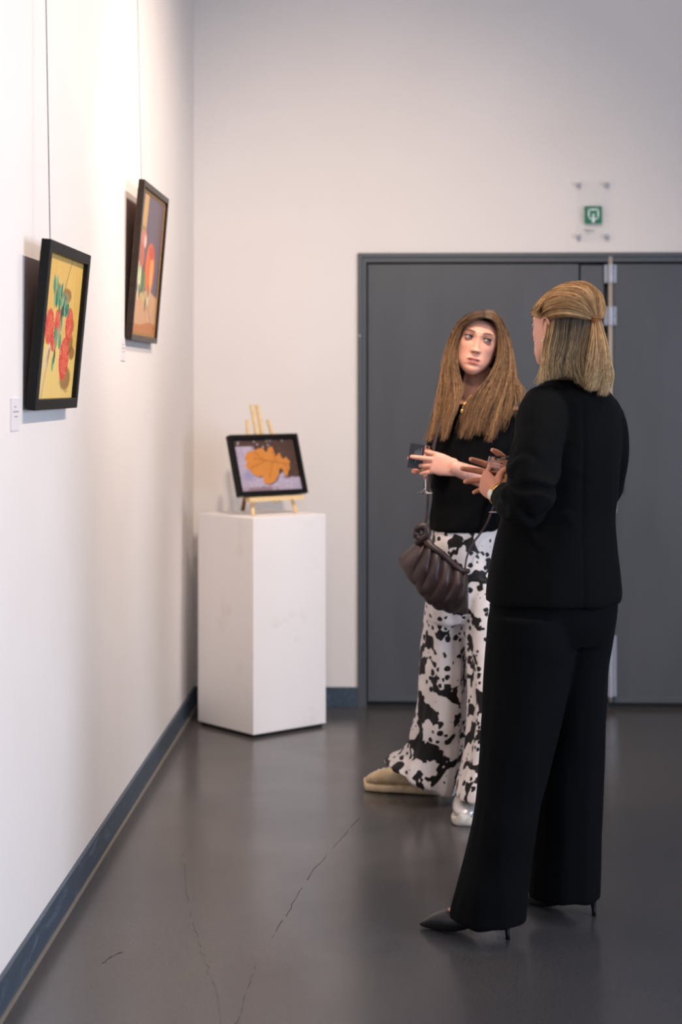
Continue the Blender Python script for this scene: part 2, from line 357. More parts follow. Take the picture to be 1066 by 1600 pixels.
# ------------------------------------------------------------------ emergency sign on acrylic plate
sg = thing('exit_button_sign', 'clear acrylic wall sign with green pictogram square above the grey double door', 'sign', (X(926), YB, Z(378)))
obj('acrylic_plate', box(X(900), X(953), YB - .024, YB - .019, Z(378), Z(285), .001), M['acrylic'], sg)
for px in (903.5, 947.5):
    for py in (291.5, 371.5):
        b = bmesh.new(); lathe(b, Vector((X(px), YB, Z(py))), [(0, 0), (.008, 0), (.008, .024), (.0105, .025), (.0105, .030), (.008, .033), (0, .033)], 16, Matrix.Rotation(math.pi / 2, 4, 'X').to_3x3())
        obj('standoff', b, M['hinge'], sg, True)
def rrect(b, x0, x1, z0, z1, y0, y1, r, n=6):
    P = []
    for cx, cz, a0 in ((x1 - r, z1 - r, 0), (x0 + r, z1 - r, 90), (x0 + r, z0 + r, 180), (x1 - r, z0 + r, 270)):
        for k in range(n + 1):
            a = math.radians(a0 + 90 * k / n); P.append((cx + r * math.cos(a), cz + r * math.sin(a)))
    A = [b.verts.new((x, y0, z)) for x, z in P]; B = [b.verts.new((x, y1, z)) for x, z in P]
    b.faces.new(A); b.faces.new(list(reversed(B)))
    for i in range(len(P)): j = (i + 1) % len(P); b.faces.new((A[i], B[i], B[j], A[j]))
b = bmesh.new(); rrect(b, X(912.5), X(939.8), Z(351.8), Z(324.6), YB - .027, YB - .0245, .006); gp = obj('green_square', b, M['green'], sg)
def strip(b, pts, wd, y0, y1):
    for (xa, za), (xb, zb) in zip(pts, pts[1:]):
        d = Vector((xb - xa, 0, zb - za)); L = d.length; d.normalize(); n_ = Vector((-d.z, 0, d.x)) * wd / 2
        a = Vector((xa, 0, za)) - d * wd * .3; c = Vector((xb, 0, zb)) + d * wd * .3
        q = [a - n_, c - n_, c + n_, a + n_]
        A = [b.verts.new((v.x, y0, v.z)) for v in q]; B = [b.verts.new((v.x, y1, v.z)) for v in q]
        b.faces.new(A); b.faces.new(list(reversed(B)))
        for i in range(4): j = (i + 1) % 4; b.faces.new((A[i], B[i], B[j], A[j]))
b = bmesh.new()
strip(b, [(X(922), Z(344)), (X(919.2), Z(341.5)), (X(919.2), Z(330)), (X(933.8), Z(330)), (X(933.8), Z(342.5)), (X(931), Z(344))], .0075, YB - .0290, YB - .0265)
strip(b, [(X(926.4), Z(337.5)), (X(926.4), Z(349.5))], .009, YB - .0290, YB - .0265); strip(b, [(X(925.2), Z(344)), (X(925.8), Z(349))], .009, YB - .0288, YB - .0266); strip(b, [(X(927.8), Z(344)), (X(927), Z(349))], .009, YB - .0286, YB - .0266)
sub('hand_pictogram', b, M['signwhite'], gp)
def text(name, s, size, loc, rot, m, par, depth=.0004, sub_=False):
    c = bpy.data.curves.new('t', 'FONT'); c.body = s; c.size = size; c.extrude = depth; c.resolution_u = 2
    o = bpy.data.objects.new('t', c); COL.objects.link(o); dg = bpy.context.evaluated_depsgraph_get(); dg.update()
    me = bpy.data.meshes.new_from_object(o.evaluated_get(dg)); bpy.data.objects.remove(o)
    me.transform(Matrix.LocRotScale(Vector(loc), rot.to_quaternion() if hasattr(rot, 'to_quaternion') else rot, None))
    return (sub if sub_ else obj)(name, me, m, par)
text('sign_word', 'Menu', .0195, (X(912.5), YB - .0262, Z(364.5)), Matrix.Rotation(math.pi / 2, 3, 'X'), M['signtext'], sg)

# ------------------------------------------------------------------ painting helpers (pigment as vertex colours)
def L3(r, g, b): return np.array(lin(r, g, b)[:3])
def fbm(x, y, s, seed=0, o=3):
    out = np.zeros_like(x); a = 1.
    for k in range(o):
        f = s * 2 ** k
        out += a * (np.sin(x * f * 3.1 + 2.3 * np.sin(y * f * 2.1 + seed + k)) * np.cos(y * f * 2.7 + 1.9 * np.sin(x * f * 1.7 - seed * 2 + k * 3))); a *= .55
    return out / 1.9
class Art:
    def __init__(s, w, h, res):
        s.nx, s.ny = int(w * res), int(h * res); s.w, s.h = w, h
        s.u, s.v = np.meshgrid(np.linspace(0, 1, s.nx), np.linspace(0, 1, s.ny)); s.c = np.zeros((s.ny, s.nx, 3))
    def fill(s, mask, col, a=1.):
        m = (mask * a)[..., None]; s.c = s.c * (1 - m) + np.array(col) * m
    def ell(s, cu, cv, ru, rv, ang=0, soft=.08, wob=0, seed=0):
        x = (s.u - cu); y = (s.v - cv); ca, sa = math.cos(ang), math.sin(ang); k = s.h / s.w
        X_ = x * ca + y * k * sa; Y_ = (-x * sa + y * k * ca) / k
        d = np.sqrt((X_ / ru) ** 2 + (Y_ / rv) ** 2) + wob * fbm(s.u, s.v, 9, seed)
        return np.clip((1 - d) / soft + .5, 0, 1)
    def poly(s, pts, wob=0.):
        u, v = s.u + wob * fbm(s.u, s.v, 11, 2), s.v + wob * fbm(s.u, s.v, 12, 5); ins = np.zeros(s.u.shape, bool); n = len(pts)
        for i in range(n):
            (x1, y1), (x2, y2) = pts[i], pts[(i + 1) % n]
            if y1 == y2: continue
            ins ^= ((y1 > v) != (y2 > v)) & (u < (x2 - x1) * (v - y1) / (y2 - y1) + x1)
        return ins.astype(float)
    def line(s, p, q, wd):
        px, py = p; dx, dy = q[0] - px, q[1] - py; k = s.h / s.w
        tt = np.clip(((s.u - px) * dx + (s.v - py) * dy * k * k) / (dx * dx + dy * dy * k * k), 0, 1)
        d = np.hypot(s.u - px - tt * dx, (s.v - py - tt * dy) * k); return np.clip((wd - d) / wd * 2, 0, 1)
    def mesh(s, fn):
        P = [fn(u, v) for u, v in zip(s.u.ravel(), s.v.ravel())]; nx = s.nx
        fc = [(j * nx + i, (j + 1) * nx + i, (j + 1) * nx + i + 1, j * nx + i + 1) for j in range(s.ny - 1) for i in range(nx - 1)]
        me = bpy.data.meshes.new('canvas'); me.from_pydata([tuple(p) for p in P], [], fc); colattr(me, np.clip(s.c, 0, 1).reshape(-1, 3)); return me
def berries():
    a = Art(.50, .37, 330); u0_ = a.u; a.u = (a.u - .15) / .85; u, v = a.u, a.v
    g = .5 + .5 * fbm(u * 3 + .4 * v, v * .5, 4, 3)
    a.c[:] = L3(224, 176, 84); a.fill(g, L3(240, 202, 112), .8); a.fill((v > .62) * 1., L3(244, 212, 130), .6)
    a.fill(a.line((.62, 0), (.38, .33), .008), L3(96, 56, 28), .8); a.fill(a.line((.16, .66), (.02, 1), .018), L3(110, 64, 28), .9); a.fill((u < .12) * (v > .66) * 1., L3(232, 204, 140), .6)
    for e in ((.72, .86, .17, .085), (.86, .67, .10, .05), (.78, .47, .08, .05), (.55, .26, .14, .05), (.24, .26, .10, .07), (.78, .60, .09, .07)): a.fill(a.ell(*e, 0, .3, .08), L3(134, 82, 32), .8)
    a.fill(a.line((.16, .60), (.06, .78), .016), L3(214, 206, 208), .95); a.fill(a.line((.13, .66), (.08, .74), .007), L3(120, 116, 130), .9)
    for k, e in enumerate(((.09, .50, .13, .125), (.34, .47, .11, .115), (.70, .47, .12, .125), (.26, .60, .10, .07), (.62, .715, .155, .155))):
        m = a.ell(*e, .05, .06, .05, k); a.fill(m, L3(214, 56, 34)); a.fill(m * a.ell(e[0] + .02, e[1], e[2] * .5, e[3] * .7, 0, .8), L3(232, 92, 58), .7)
        sd = (fbm(u * 2.4, v * 3.3, 22, k, 2) > .38) * 1.; a.fill(m * sd, L3(248, 190, 150), .75)
    rnd = random.Random(4)
    for cu, cv, ru, rv, n in ((.16, .27, .05, .10, 5), (.33, .29, .10, .09, 8), (.53, .35, .09, .09, 8), (.36, .575, .10, .07, 6), (.30, .70, .02, .08, 2), (.45, .42, .04, .10, 3)):
        for i in range(n):
            x, y = cu + rnd.uniform(-ru, ru), cv + rnd.uniform(-rv, rv) * .8
            a.fill(a.ell(x, y, .028, .055, rnd.uniform(-.4, .4), .2), rnd.choice([L3(30, 104, 74), L3(52, 136, 96), L3(96, 162, 110), L3(20, 74, 52)]))
        for i in range(n): x, y = cu + rnd.uniform(-ru, ru), cv + rnd.uniform(-rv, rv); a.fill(a.line((x, y - .05), (x + rnd.uniform(-.04, .04), y + .04), .006), L3(150, 196, 160), .8)
    a.fill(a.line((.75, .955), (.84, .95), .006), L3(170, 130, 90), .7)
    a.u = u0_; return a
def stilllife():
    a = Art(.55, .48, 250); u, v = a.u, a.v
    a.c[:] = L3(108, 92, 104); a.fill(.5 + .5 * fbm(u * 2.4, v * .3, 4, 1), L3(84, 74, 92), .8); a.fill((u < .10) * 1., L3(120, 96, 90), .5)
    a.fill((np.abs(u - .80 - .02 * np.sin(v * 9)) < .04) * (v < .6) * 1., L3(112, 74, 56), .7)
    a.fill((v > .70 + .02 * np.sin(u * 8)) * 1., L3(214, 166, 122)); a.fill((v > .70) * (.5 + .5 * fbm(u, v, 9, 4)), L3(190, 136, 98), .6); a.fill((v > .93 + .015 * np.sin(u * 6)) * 1., L3(190, 116, 58))
    a.fill(a.poly([(.16, 0), (.33, 0), (.31, .2), (.28, .28), (.14, .28), (.13, .2)], .004), L3(196, 156, 94)); a.fill(a.ell(.20, .28, .12, .045, 0, .2), L3(150, 120, 62))
    a.fill(a.ell(.24, .33, .13, .07, 0, .25), L3(196, 122, 104)); a.fill(a.ell(.30, .34, .05, .045, 0, .4), L3(238, 200, 184), .8)
    a.fill(a.ell(.18, .46, .13, .10, 0, .25), L3(186, 104, 78)); a.fill(a.ell(.42, .55, .10, .10, 0, .3), L3(120, 66, 44))
    a.fill(a.ell(.58, .52, .20, .19, 0, .12, .05), L3(222, 104, 44)); a.fill(a.ell(.66, .55, .06, .14, 0, .6), L3(246, 180, 96), .8); a.fill(a.ell(.62, .40, .12, .05, 0, .3), L3(198, 76, 40))
    rnd = random.Random(2)
    for i in range(16): x, y = rnd.uniform(.02, .40), rnd.uniform(.56, .72); a.fill(a.ell(x, y, .035, .07, rnd.uniform(-.3, .3), .3), rnd.choice([L3(190, 200, 112), L3(226, 222, 180), L3(120, 150, 70), L3(90, 110, 60)]))
    for i in range(8): x, y = rnd.uniform(.46, .6), rnd.uniform(.66, .80); a.fill(a.ell(x, y, .03, .05, 0, .3), rnd.choice([L3(222, 214, 176), L3(150, 160, 96), L3(110, 90, 70)]))
    a.fill(a.line((.60, .80), (.80, .90), .008), L3(110, 70, 50), .8)
    return a
def leaf():
    a = Art(.325, .205, 620); u, v = a.u, a.v
    n1 = .5 + .5 * fbm(u * 1.2, v, 3, 2); n2 = .5 + .5 * fbm(u, v, 16, 6, 2)
    a.c[:] = L3(84, 58, 48); a.fill(n1, L3(66, 50, 46), .8); a.fill((n2 > .8) * 1., L3(150, 128, 128), .5)
    lav = np.clip(((.34 - u) * 3 + (v - .12) * 1.2 + .5 * (n1 - .5)) / .25, 0, 1) * (v > .13); lav2 = np.clip((v - .72 + .25 * (n1 - .5)) / .06, 0, 1)
    for m in (lav, lav2): a.fill(np.clip(m, 0, 1), L3(172, 158, 178)); a.fill(np.clip(m, 0, 1) * (n2 > .55), L3(196, 184, 198), .5)
    a.fill(a.ell(.17, .70, .10, .09, 0, .9), L3(128, 128, 170), .6); a.fill(a.ell(.33, .96, .30, .05, 0, .6, .5), L3(120, 88, 92), .7)
    P = [(370, 600), (392, 582), (440, 572), (475, 556), (512, 556), (526, 590), (546, 596), (552, 550), (590, 542), (606, 590), (626, 645), (648, 600), (668, 636), (686, 668), (712, 650), (748, 690), (744, 730), (752, 762), (738, 790), (736, 835), (706, 822), (690, 770), (662, 752), (655, 820), (628, 878), (582, 906), (536, 892), (516, 842), (522, 815), (486, 832), (440, 812), (416, 775), (386, 748), (364, 716), (378, 680), (356, 655)]
    Q = [((x - 240 - (y - 470) * .2) / 525, (y - 470) / 500) for x, y in P]
    a.fill(a.poly([(x + .015, y + .02) for x, y in Q], .006), L3(48, 32, 28), .8); m = a.poly(Q, .005); a.fill(m, L3(196, 122, 50)); a.fill(m * n2, L3(218, 146, 70), .7)
    for p, q in (((.92, .52), (.30, .36)), ((.6, .44), (.5, .75)), ((.5, .41), (.22, .55)), ((.66, .45), (.62, .24)), ((.45, .40), (.33, .24)), ((.78, .49), (.84, .66))): a.fill(a.line(p, q, .007) * m, L3(140, 74, 34), .7)
    for i in range(14): x, y = random.uniform(.05, .98), random.choice([random.uniform(.02, .16), random.uniform(.9, .98)]); a.fill(a.ell(x, y, .014, .02, 0, .5), L3(190, 176, 180), .8)
    return a
def picture(root, O, e1, up, nrm, w_, h_, dep, fw, fmat, art, liner=None, back=True):
    """O: lower near corner on the back plane; e1 along width; up; nrm out of the picture"""
    def P(a, b_, c): return O + e1 * a + up * b_ + nrm * c
    def bar(a0, a1, b0, b1):
        bm = bmesh.new(); vs = [bm.verts.new(P(a, c, d)) for a in (a0, a1) for c in (b0, b1) for d in (0, dep)]
        for f in [(0, 1, 3, 2), (4, 6, 7, 5), (0, 4, 5, 1), (2, 3, 7, 6), (0, 2, 6, 4), (1, 5, 7, 3)]: bm.faces.new([vs[i] for i in f])
        bmesh.ops.recalc_face_normals(bm, faces=bm.faces); bmesh.ops.bevel(bm, geom=list(bm.edges), offset=.0012, segments=1, affect='EDGES'); return bm
    for r in ((0, fw, 0, h_), (w_ - fw, w_, 0, h_), (fw, w_ - fw, 0, fw), (fw, w_ - fw, h_ - fw, h_)): obj('frame_rail', bar(*r), fmat, root)
    g = .006 if liner is None else .012
    if liner:
        b = bmesh.new()
        for a0, a1, b0, b1 in ((fw, fw + g, fw, h_ - fw), (w_ - fw - g, w_ - fw, fw, h_ - fw), (fw + g, w_ - fw - g, fw, fw + g), (fw + g, w_ - fw - g, h_ - fw - g, h_ - fw)):
            vs = [b.verts.new(P(a, c, d)) for a in (a0, a1) for c in (b0, b1) for d in (.004, dep * .55)]
            for f in [(0, 1, 3, 2), (4, 6, 7, 5), (0, 4, 5, 1), (2, 3, 7, 6), (0, 2, 6, 4), (1, 5, 7, 3)]: b.faces.new([vs[i] for i in f])
        bmesh.ops.recalc_face_normals(b, faces=b.faces); obj('liner', b, liner, root)
        i0 = fw + g
    else: i0 = fw
    b = bmesh.new(); vs = [b.verts.new(P(a, c, d)) for a in (fw - .004, w_ - fw + .004) for c in (fw - .004, h_ - fw + .004) for d in (.001, .005)]
    for f in [(0, 1, 3, 2), (4, 6, 7, 5), (0, 4, 5, 1), (2, 3, 7, 6), (0, 2, 6, 4), (1, 5, 7, 3)]: b.faces.new([vs[i] for i in f])
    bmesh.ops.recalc_face_normals(b, faces=b.faces); obj('backboard', b, M['raw_wood'], root)
    cz = dep * .45
    c = obj('canvas', art.mesh(lambda u, v: P(i0 + (w_ - 2 * i0) * u, i0 + (h_ - 2 * i0) * (1 - v), cz)), M['painting'], root)
    return P
def wall_picture(name, label, y0, y1, z0, z1, xb, lean, dep, fw, fmat, art, liner, wirey, thick):
    root = thing(name, label, 'painting', (XL, (y0 + y1) / 2, z0), 'framed still life paintings hung on the left wall')
    h_ = math.hypot(z1 - z0, lean); up = Vector((lean, 0, z1 - z0)).normalized(); nrm = Vector((up.z, 0, -up.x))
    P = picture(root, Vector((xb, y0, z0)), Vector((0, 1, 0)), up, nrm, y1 - y0, h_, dep, fw, fmat, art, liner)
    b = bmesh.new()                                      # stretcher visible behind the frame
    for a0, a1, c0, c1 in ((.018, .05, .03, h_ - .03), (y1 - y0 - .05, y1 - y0 - .018, .03, h_ - .03), (.05, y1 - y0 - .05, h_ - .06, h_ - .03)):
        vs = [b.verts.new(P(a, c, d)) for a in (a0, a1) for c in (c0, c1) for d in (-.004, 0)]
        for f in [(0, 1, 3, 2), (4, 6, 7, 5), (0, 4, 5, 1), (2, 3, 7, 6), (0, 2, 6, 4), (1, 5, 7, 3)]: b.faces.new([vs[i] for i in f])
    bmesh.ops.recalc_face_normals(b, faces=b.faces); obj('stretcher', b, M['raw_wood'], root)
    top = P(wirey - y0, h_ - .05, -.004); b = bmesh.new()
    tube(b, [top, P(wirey - y0, h_ + .002, -.003), Vector((XL + .010, wirey, 3.9))], thick, 8); obj('wire', b, M['wire'], root, True)
    b = bmesh.new(); bx(b, XL, XL + .02, wirey - .012, wirey + .012, 3.885, 3.915, .002); obj('wire_hook', b, M['hinge'], root)
    return root
def yy(px, x): a = math.atan((px - 533) / F) - YAW; return x / math.tan(a)
def depth(x, y): return y * cs - x * sn
def zz(py, x, y): return CH - (py - HZ) / F * depth(x, y)
# near picture
xb = XL + .008; y0 = yy(40, xb); tx = lambda px, y: math.tan(math.atan((px - 533) / F) - YAW) * y
dep1 = tx(55.5, y0) - xb; ln1 = tx(65, y0) - xb; z0 = zz(640.5, xb, y0); z1 = zz(372, xb + ln1, y0); y1 = yy(120.5, xb + dep1)
print('pic1', y0, y1, z0, z1, dep1, ln1)
wall_picture('strawberry_painting', 'black framed painting of red strawberries on yellow planks, nearer on the left wall', y0, y1, z0, z1, xb, ln1, dep1, .028, M['black_wood'], berries(), None, yy(86, xb + .05), .0013)
p1 = (y0, y1, z0, z1)
xb = XL + .004; y0 = yy(196, xb); dep1 = tx(205.5, y0) - xb; ln1 = tx(217, y0) - xb; z0 = zz(530, xb, y0); z1 = zz(279.5, xb + ln1, y0); y1 = yy(245.5, xb + dep1)
print('pic2', y0, y1, z0, z1, dep1, ln1)
wall_picture('pumpkin_painting', 'dark brown framed still life with orange pumpkin, farther on the left wall', y0, y1, z0, z1, xb, ln1, dep1, .020, M['brown_black'], stilllife(), M['liner'], yy(224, xb + .05), .0008)
def wall_label(pa, pb, ya, yb, lines, txt):
    r = thing('title_card', txt, 'label', (XL, yy((pa + pb) / 2, XL), zz(yb, XL, yy(pa, XL))), 'title cards on the left wall')
    u0, u1 = yy(pa, XL), yy(pb, XL); a0, a1 = zz(yb, XL, u0), zz(ya, XL, u0)
    obj('card', box(XL, XL + .0025, u0, u1, a0, a1, .0004), M['card'], r)
    for f0, f1, v in lines:
        obj('print_line', box(XL + .0025, XL + .0028, u0 + (u1 - u0) * f0, u0 + (u1 - u0) * f1, a1 - (a1 - a0) * v - .0012, a1 - (a1 - a0) * v + .0012), M['print'], r)
wall_label(16, 29, 622, 674, [(.38, .58, .27), (.2, .9, .42), (.4, .75, .57)], 'small white title card beside the strawberry painting')
wall_label(188.5, 195.3, 527, 563.5, [(.3, .6, .3), (.2, .8, .45), (.4, .7, .6)], 'small white title card below left of the pumpkin painting')

# ------------------------------------------------------------------ pedestal
N = V(396, 1154, CH * F / 554); N.z = 0; R_ = V(510.5, 1136, CH * F / 534.8); R_.z = 0
e1 = (R_ - N).normalized(); n0 = Vector((e1.y, -e1.x, 0)); SZ = .395; HP = .918
ped = thing('display_pedestal', 'white painted square pedestal standing in the corner with an easel on top', 'pedestal', N + e1 * SZ / 2 - n0 * SZ / 2)
def obox(O, a0, a1, b0, b1, z0, z1, bev=.003, e=None, n_=None):
    e = e or e1; n_ = n_ or n0; b = box(a0, a1, b0, b1, z0, z1, bev)
    m = Matrix(((e.x, -n_.x, 0, O.x), (e.y, -n_.y, 0, O.y), (0, 0, 1, O.z), (0, 0, 0, 1))); bmesh.ops.transform(b, matrix=m, verts=b.verts); return b
obj('body', obox(N, 0, SZ, 0, SZ, .014, HP), M['pedestal'], ped)
obj('plinth', obox(N, .012, SZ - .012, .012, SZ - .012, 0, .014, 0), M['plinth'], ped)
# ------------------------------------------------------------------ small easel
EO = N + Vector((0, 0, HP)); EC = .205                     # centre along the front face
bk = -n0                                                   # away from the front
ez = thing('tabletop_easel', 'small pale pine easel standing on the white pedestal', 'easel', EO + e1 * EC + bk * .2)
def stick(p, q, w_, t_):
    b = bmesh.new(); d = (q - p).normalized(); s = (e1 - d * e1.dot(d)).normalized(); f = d.cross(s)
    vs = [b.verts.new(c + s * w_ / 2 * i + f * t_ / 2 * j) for c in (p, q) for i, j in ((-1, -1), (1, -1), (1, 1), (-1, 1))]
    for fc in ((0, 1, 2, 3), (7, 6, 5, 4), (0, 4, 5, 1), (1, 5, 6, 2), (2, 6, 7, 3), (3, 7, 4, 0)): b.faces.new([vs[i] for i in fc])
    bmesh.ops.recalc_face_normals(b, faces=b.faces); bmesh.ops.bevel(b, geom=list(b.edges), offset=.001, segments=1, affect='EDGES'); return b
LEAN = .30
def ep(s, h, off=0): return EO + e1 * (EC + s) + bk * (.115 + LEAN * h + off) + Vector((0, 0, h))
for s in (-1, 1): obj('leg', stick(ep(s * .118, .002), ep(s * .056, .405), .015, .010), M['pine'], ez)
for s in (-1, 1): obj('mast', stick(ep(s * .0155, .075, .004), ep(s * .0155, .470, .004), .018, .010), M['pine'], ez)
obj('leg', stick(EO + e1 * (EC - .01) + bk * .33 + Vector((0, 0, .004)), ep(0, .36, .02), .016, .010), M['raw_wood'], ez)
b = stick(ep(-.145, .066, -.008), ep(.145, .066, -.008), .02, .012); b.free()
def rail(s0, s1, h0, h1, o0, o1): 
    b = bmesh.new(); vs = [b.verts.new(ep(s, h, o)) for s in (s0, s1) for h in (h0, h1) for o in (o0, o1)]
    for f in [(0, 1, 3, 2), (4, 6, 7, 5), (0, 4, 5, 1), (2, 3, 7, 6), (0, 2, 6, 4), (1, 5, 7, 3)]: b.faces.new([vs[i] for i in f])
    bmesh.ops.recalc_face_normals(b, faces=b.faces); return b
obj('ledge', rail(-.148, .148, .060, .078, -.038, -.005), M['pine'], ez)
obj('crossbar', rail(-.10, .10, .085, .10, .010, .02), M['pine'], ez)
for s in (-.03, .0): 
    b = bmesh.new(); ball(b, ep(s + .02, .056, -.022), .006, 10, 8); obj('screw_knob', b, M['gold'], ez, True)
upv = (bk * LEAN + Vector((0, 0, 1))).normalized(); nv = e1.cross(upv).normalized()
if nv.dot(n0) < 0: nv = -nv
lp = thing('leaf_painting', 'small black framed painting of an orange oak leaf leaning on the pine easel', 'painting', ep(0, .078, -.03))
W_, H_ = .372, .268
picture(lp, ep(-W_ / 2 - .008, .0785, -.006), e1, upv, nv, W_, H_, .030, .019, M['black_wood'], leaf())

# ------------------------------------------------------------------ people: shared builders
def ring(y, xl, xr, d, hd, p=1.0, tilt=0., rot=0.):
    """ring seen from xl to xr at picture height y, its centre d away, hd half deep"""
    c = V((xl + xr) / 2, y, d); hw = (xr - xl) / 2 / F * d
    u = vec(math.cos(rot), 0, math.sin(rot)) * hw + UV * tilt; v = vec(-math.sin(rot), 0, math.cos(rot)) * hd
    return (c, u, v, p)
def densify(rings, k):
    out = []; n = len(rings) - 1
    C = [r[0] for r in rings]; U_ = [r[1] for r in rings]; W2 = [r[2] for r in rings]
    for i in range(n * k + 1): tt = i / (n * k); out.append((cat(C, tt), cat(U_, tt), cat(W2, tt), rings[min(int(round(tt * n)), n)][3]))
    return out
def head_mesh(b, M4, top=.86, rec=0.):
    """head with cranium, brow, jaw and chin; local: face towards -y, eyes at z=0"""
    T = [(.118, .0, .0, .0), (.114, .026, .026, .030), (.104, .045, .048, .056), (.086, .059, .066, .076), (.06, .068, .079, .090), (.03, .0715, .085, .096), (0, .0705, .085, .096), (-.02, .0685, .084, .092), (-.04, .065, .083, .080), (-.058, .0605, .083, .060), (-.074, .054, .083, .038), (-.088, .0445, .083, .015), (-.100, .033, .082, -.008), (-.110, .0215, .078, -.026), (-.117, .010, .070, -.042)]
    A = [np.array(t_) for t_ in T]; n = 64; nr = 80; rows = []
    for i in range(nr + 1):
        z, w_, f, bk_ = cat(A, i / nr); w_ = max(w_, .0005); row = []
        if z > .02: f -= rec * (z - .02) * f / .08
        cy = (bk_ - f) / 2; half = (f + bk_) / 2; z = z * top if z > 0 else z
        for k in range(n):
            a = 2 * math.pi * k / n; s, c = math.sin(a), math.cos(a)
            x = w_ * math.copysign(abs(s) ** (.90 if c > 0 else 1), s); y = cy - half * c
            row.append(b.verts.new(M4 @ Vector((x, y, z))))
        rows.append(row)
    for P_, Q_ in zip(rows, rows[1:]):
        for k in range(n): j = (k + 1) % n; b.faces.new((P_[k], P_[j], Q_[j], Q_[k]))
    b.faces.new(list(reversed(rows[0]))); b.faces.new(rows[-1])
def ear(b, M4, s):
    c = Vector((s * .073, .012, -.012)); pts = []
    for k in range(10):
        a = math.radians(-70 + 300 * k / 9); pts.append(M4 @ (c + Vector((s * (.006 + .004 * math.sin(a)), .014 * math.cos(a) * 1.0 + .004, .028 * math.sin(a) + .002))))
    tube(b, pts, [.0035] * 10, 8, 20)
    bb_ = bmesh.new(); ball(bb_, Vector((0, 0, 0)), 1, 14, 10); bmesh.ops.transform(bb_, matrix=M4 @ Matrix.Translation(c + Vector((0, 0, .0))) @ Matrix.Diagonal((.0055, .013, .026, 1)), verts=bb_.verts)
    me = bpy.data.meshes.new('x'); bb_.to_mesh(me); bb_.free(); b.from_mesh(me)
    ball(b, M4 @ (c + Vector((s * .002, -.004, -.028))), .0065, 10, 8)
def gs(x, z, cx, cz, sx, sz): return np.exp(-((x - cx) / sx) ** 2 / 2 - ((z - cz) / sz) ** 2 / 2)
def face_sculpt(me, M4):
    """push the fused head into brow, sockets, nose, lips and chin; returns skin colours, shade of sockets, nostrils and mouth painted in"""
    c = co_of(me); Mi = np.array(M4.inverted()); Mf = np.array(M4)
    l = c @ Mi[:3, :3].T + Mi[:3, 3]; x, y, z = l[:, 0], l[:, 1], l[:, 2]; ax = np.abs(x)
    fr = np.clip((-y - .03) / .03, 0, 1) * (z > -.13) * (z < .12)
    d = np.zeros(len(x))
    nose = np.clip((.004 - z) / .045, 0, 1); nose = nose * (z > -.044) + np.clip(1 - (-.044 - z) / .006, 0, 1) * (z <= -.044)
    d += (.003 + .0165 * nose ** 1.3) * np.exp(-(x / (.0048 + .0032 * nose)) ** 2 / 2) * ((z < .012) & (z > -.056))
    d += .0075 * gs(ax, z, .0105, -.0415, .0042, .0048)                     # wings
    d -= .003 * gs(ax, z, .0058, -.0475, .0026, .0022)                      # nostrils
    d -= .0095 * gs(ax, z, .031, .0005, .0125, .0085); d -= .0045 * gs(ax, z, .017, .001, .005, .009)
    d += .0035 * gs(ax, z, .030, .020, .017, .0055); d += .002 * gs(x, z, 0, .02, .01, .01)
    d += .0042 * gs(ax, z, .044, -.027, .014, .012); d -= .0025 * gs(ax, z, .047, -.062, .010, .016)
    d += .0065 * gs(x, z, 0, -.0735, .021, .0125)                           # muzzle
    d += .0038 * gs(ax, z, .007, -.0665, .0105, .0030); d += .0046 * gs(x, z, 0, -.0815, .0125, .0036)
    mo = np.clip(1 - (ax / .0225) ** 2, 0, 1)
    d -= .0085 * mo * np.exp(-((z + .0745 - .0035 * np.abs(x) / .02) / .0028) ** 2)
    d -= .0035 * gs(x, z, 0, -.0905, .016, .004); d += .0055 * gs(x, z, 0, -.103, .014, .009)
    d -= .0012 * gs(x, z, 0, -.059, .0025, .006)
    l[:, 1] -= d * fr; set_co(me, l @ Mf[:3, :3].T + Mf[:3, 3])
    sk = np.tile(L3(214, 158, 134), (len(x), 1))
    def tint(m, col, a): 
        k = (np.clip(m, 0, 1) * a * fr)[:, None]; sk[:] = sk * (1 - k) + col * k
    tint(gs(ax, z, .043, -.036, .014, .014), L3(212, 138, 114), .4); tint(gs(x, z, 0, -.044, .010, .008), L3(212, 140, 118), .3)
    tint(gs(x, z, 0, -.10, .02, .010), L3(208, 136, 114), .3); tint(gs(ax, z, .031, .004, .013, .008), L3(156, 100, 84), .55); tint(gs(ax, z, .030, -.010, .011, .004), L3(178, 124, 108), .35)  # blush, then shade of the eye sockets painted into the colour
    up_ = (ax < .0235) & (z > -.0745) & (z < -.0628 - .0075 * (ax / .0235) ** 1.5 - .0016 * np.exp(-(x / .003) ** 2)); lo = (ax < .0215) & (z <= -.0735) & (z > -.0865 + .010 * (ax / .0215) ** 2)
    tint((up_ | lo) * 1., L3(178, 92, 84), .85); tint(mo * np.exp(-((z + .0748 - .0035 * ax / .02) / .0027) ** 2), L3(58, 22, 20), .95)  # lip colour; the dark of the mouth opening is painted on
    kk = np.clip((z - .062 + .25 * np.clip(ax - .045, 0, 1)) / .008, 0, 1)[:, None]; sk[:] = sk * (1 - kk) + L3(74, 54, 38) * kk
    tint(gs(ax, z, .0058, -.0480, .0028, .0018), L3(90, 44, 36), .8)  # dark inside the nostrils, painted into the colour
    return sk
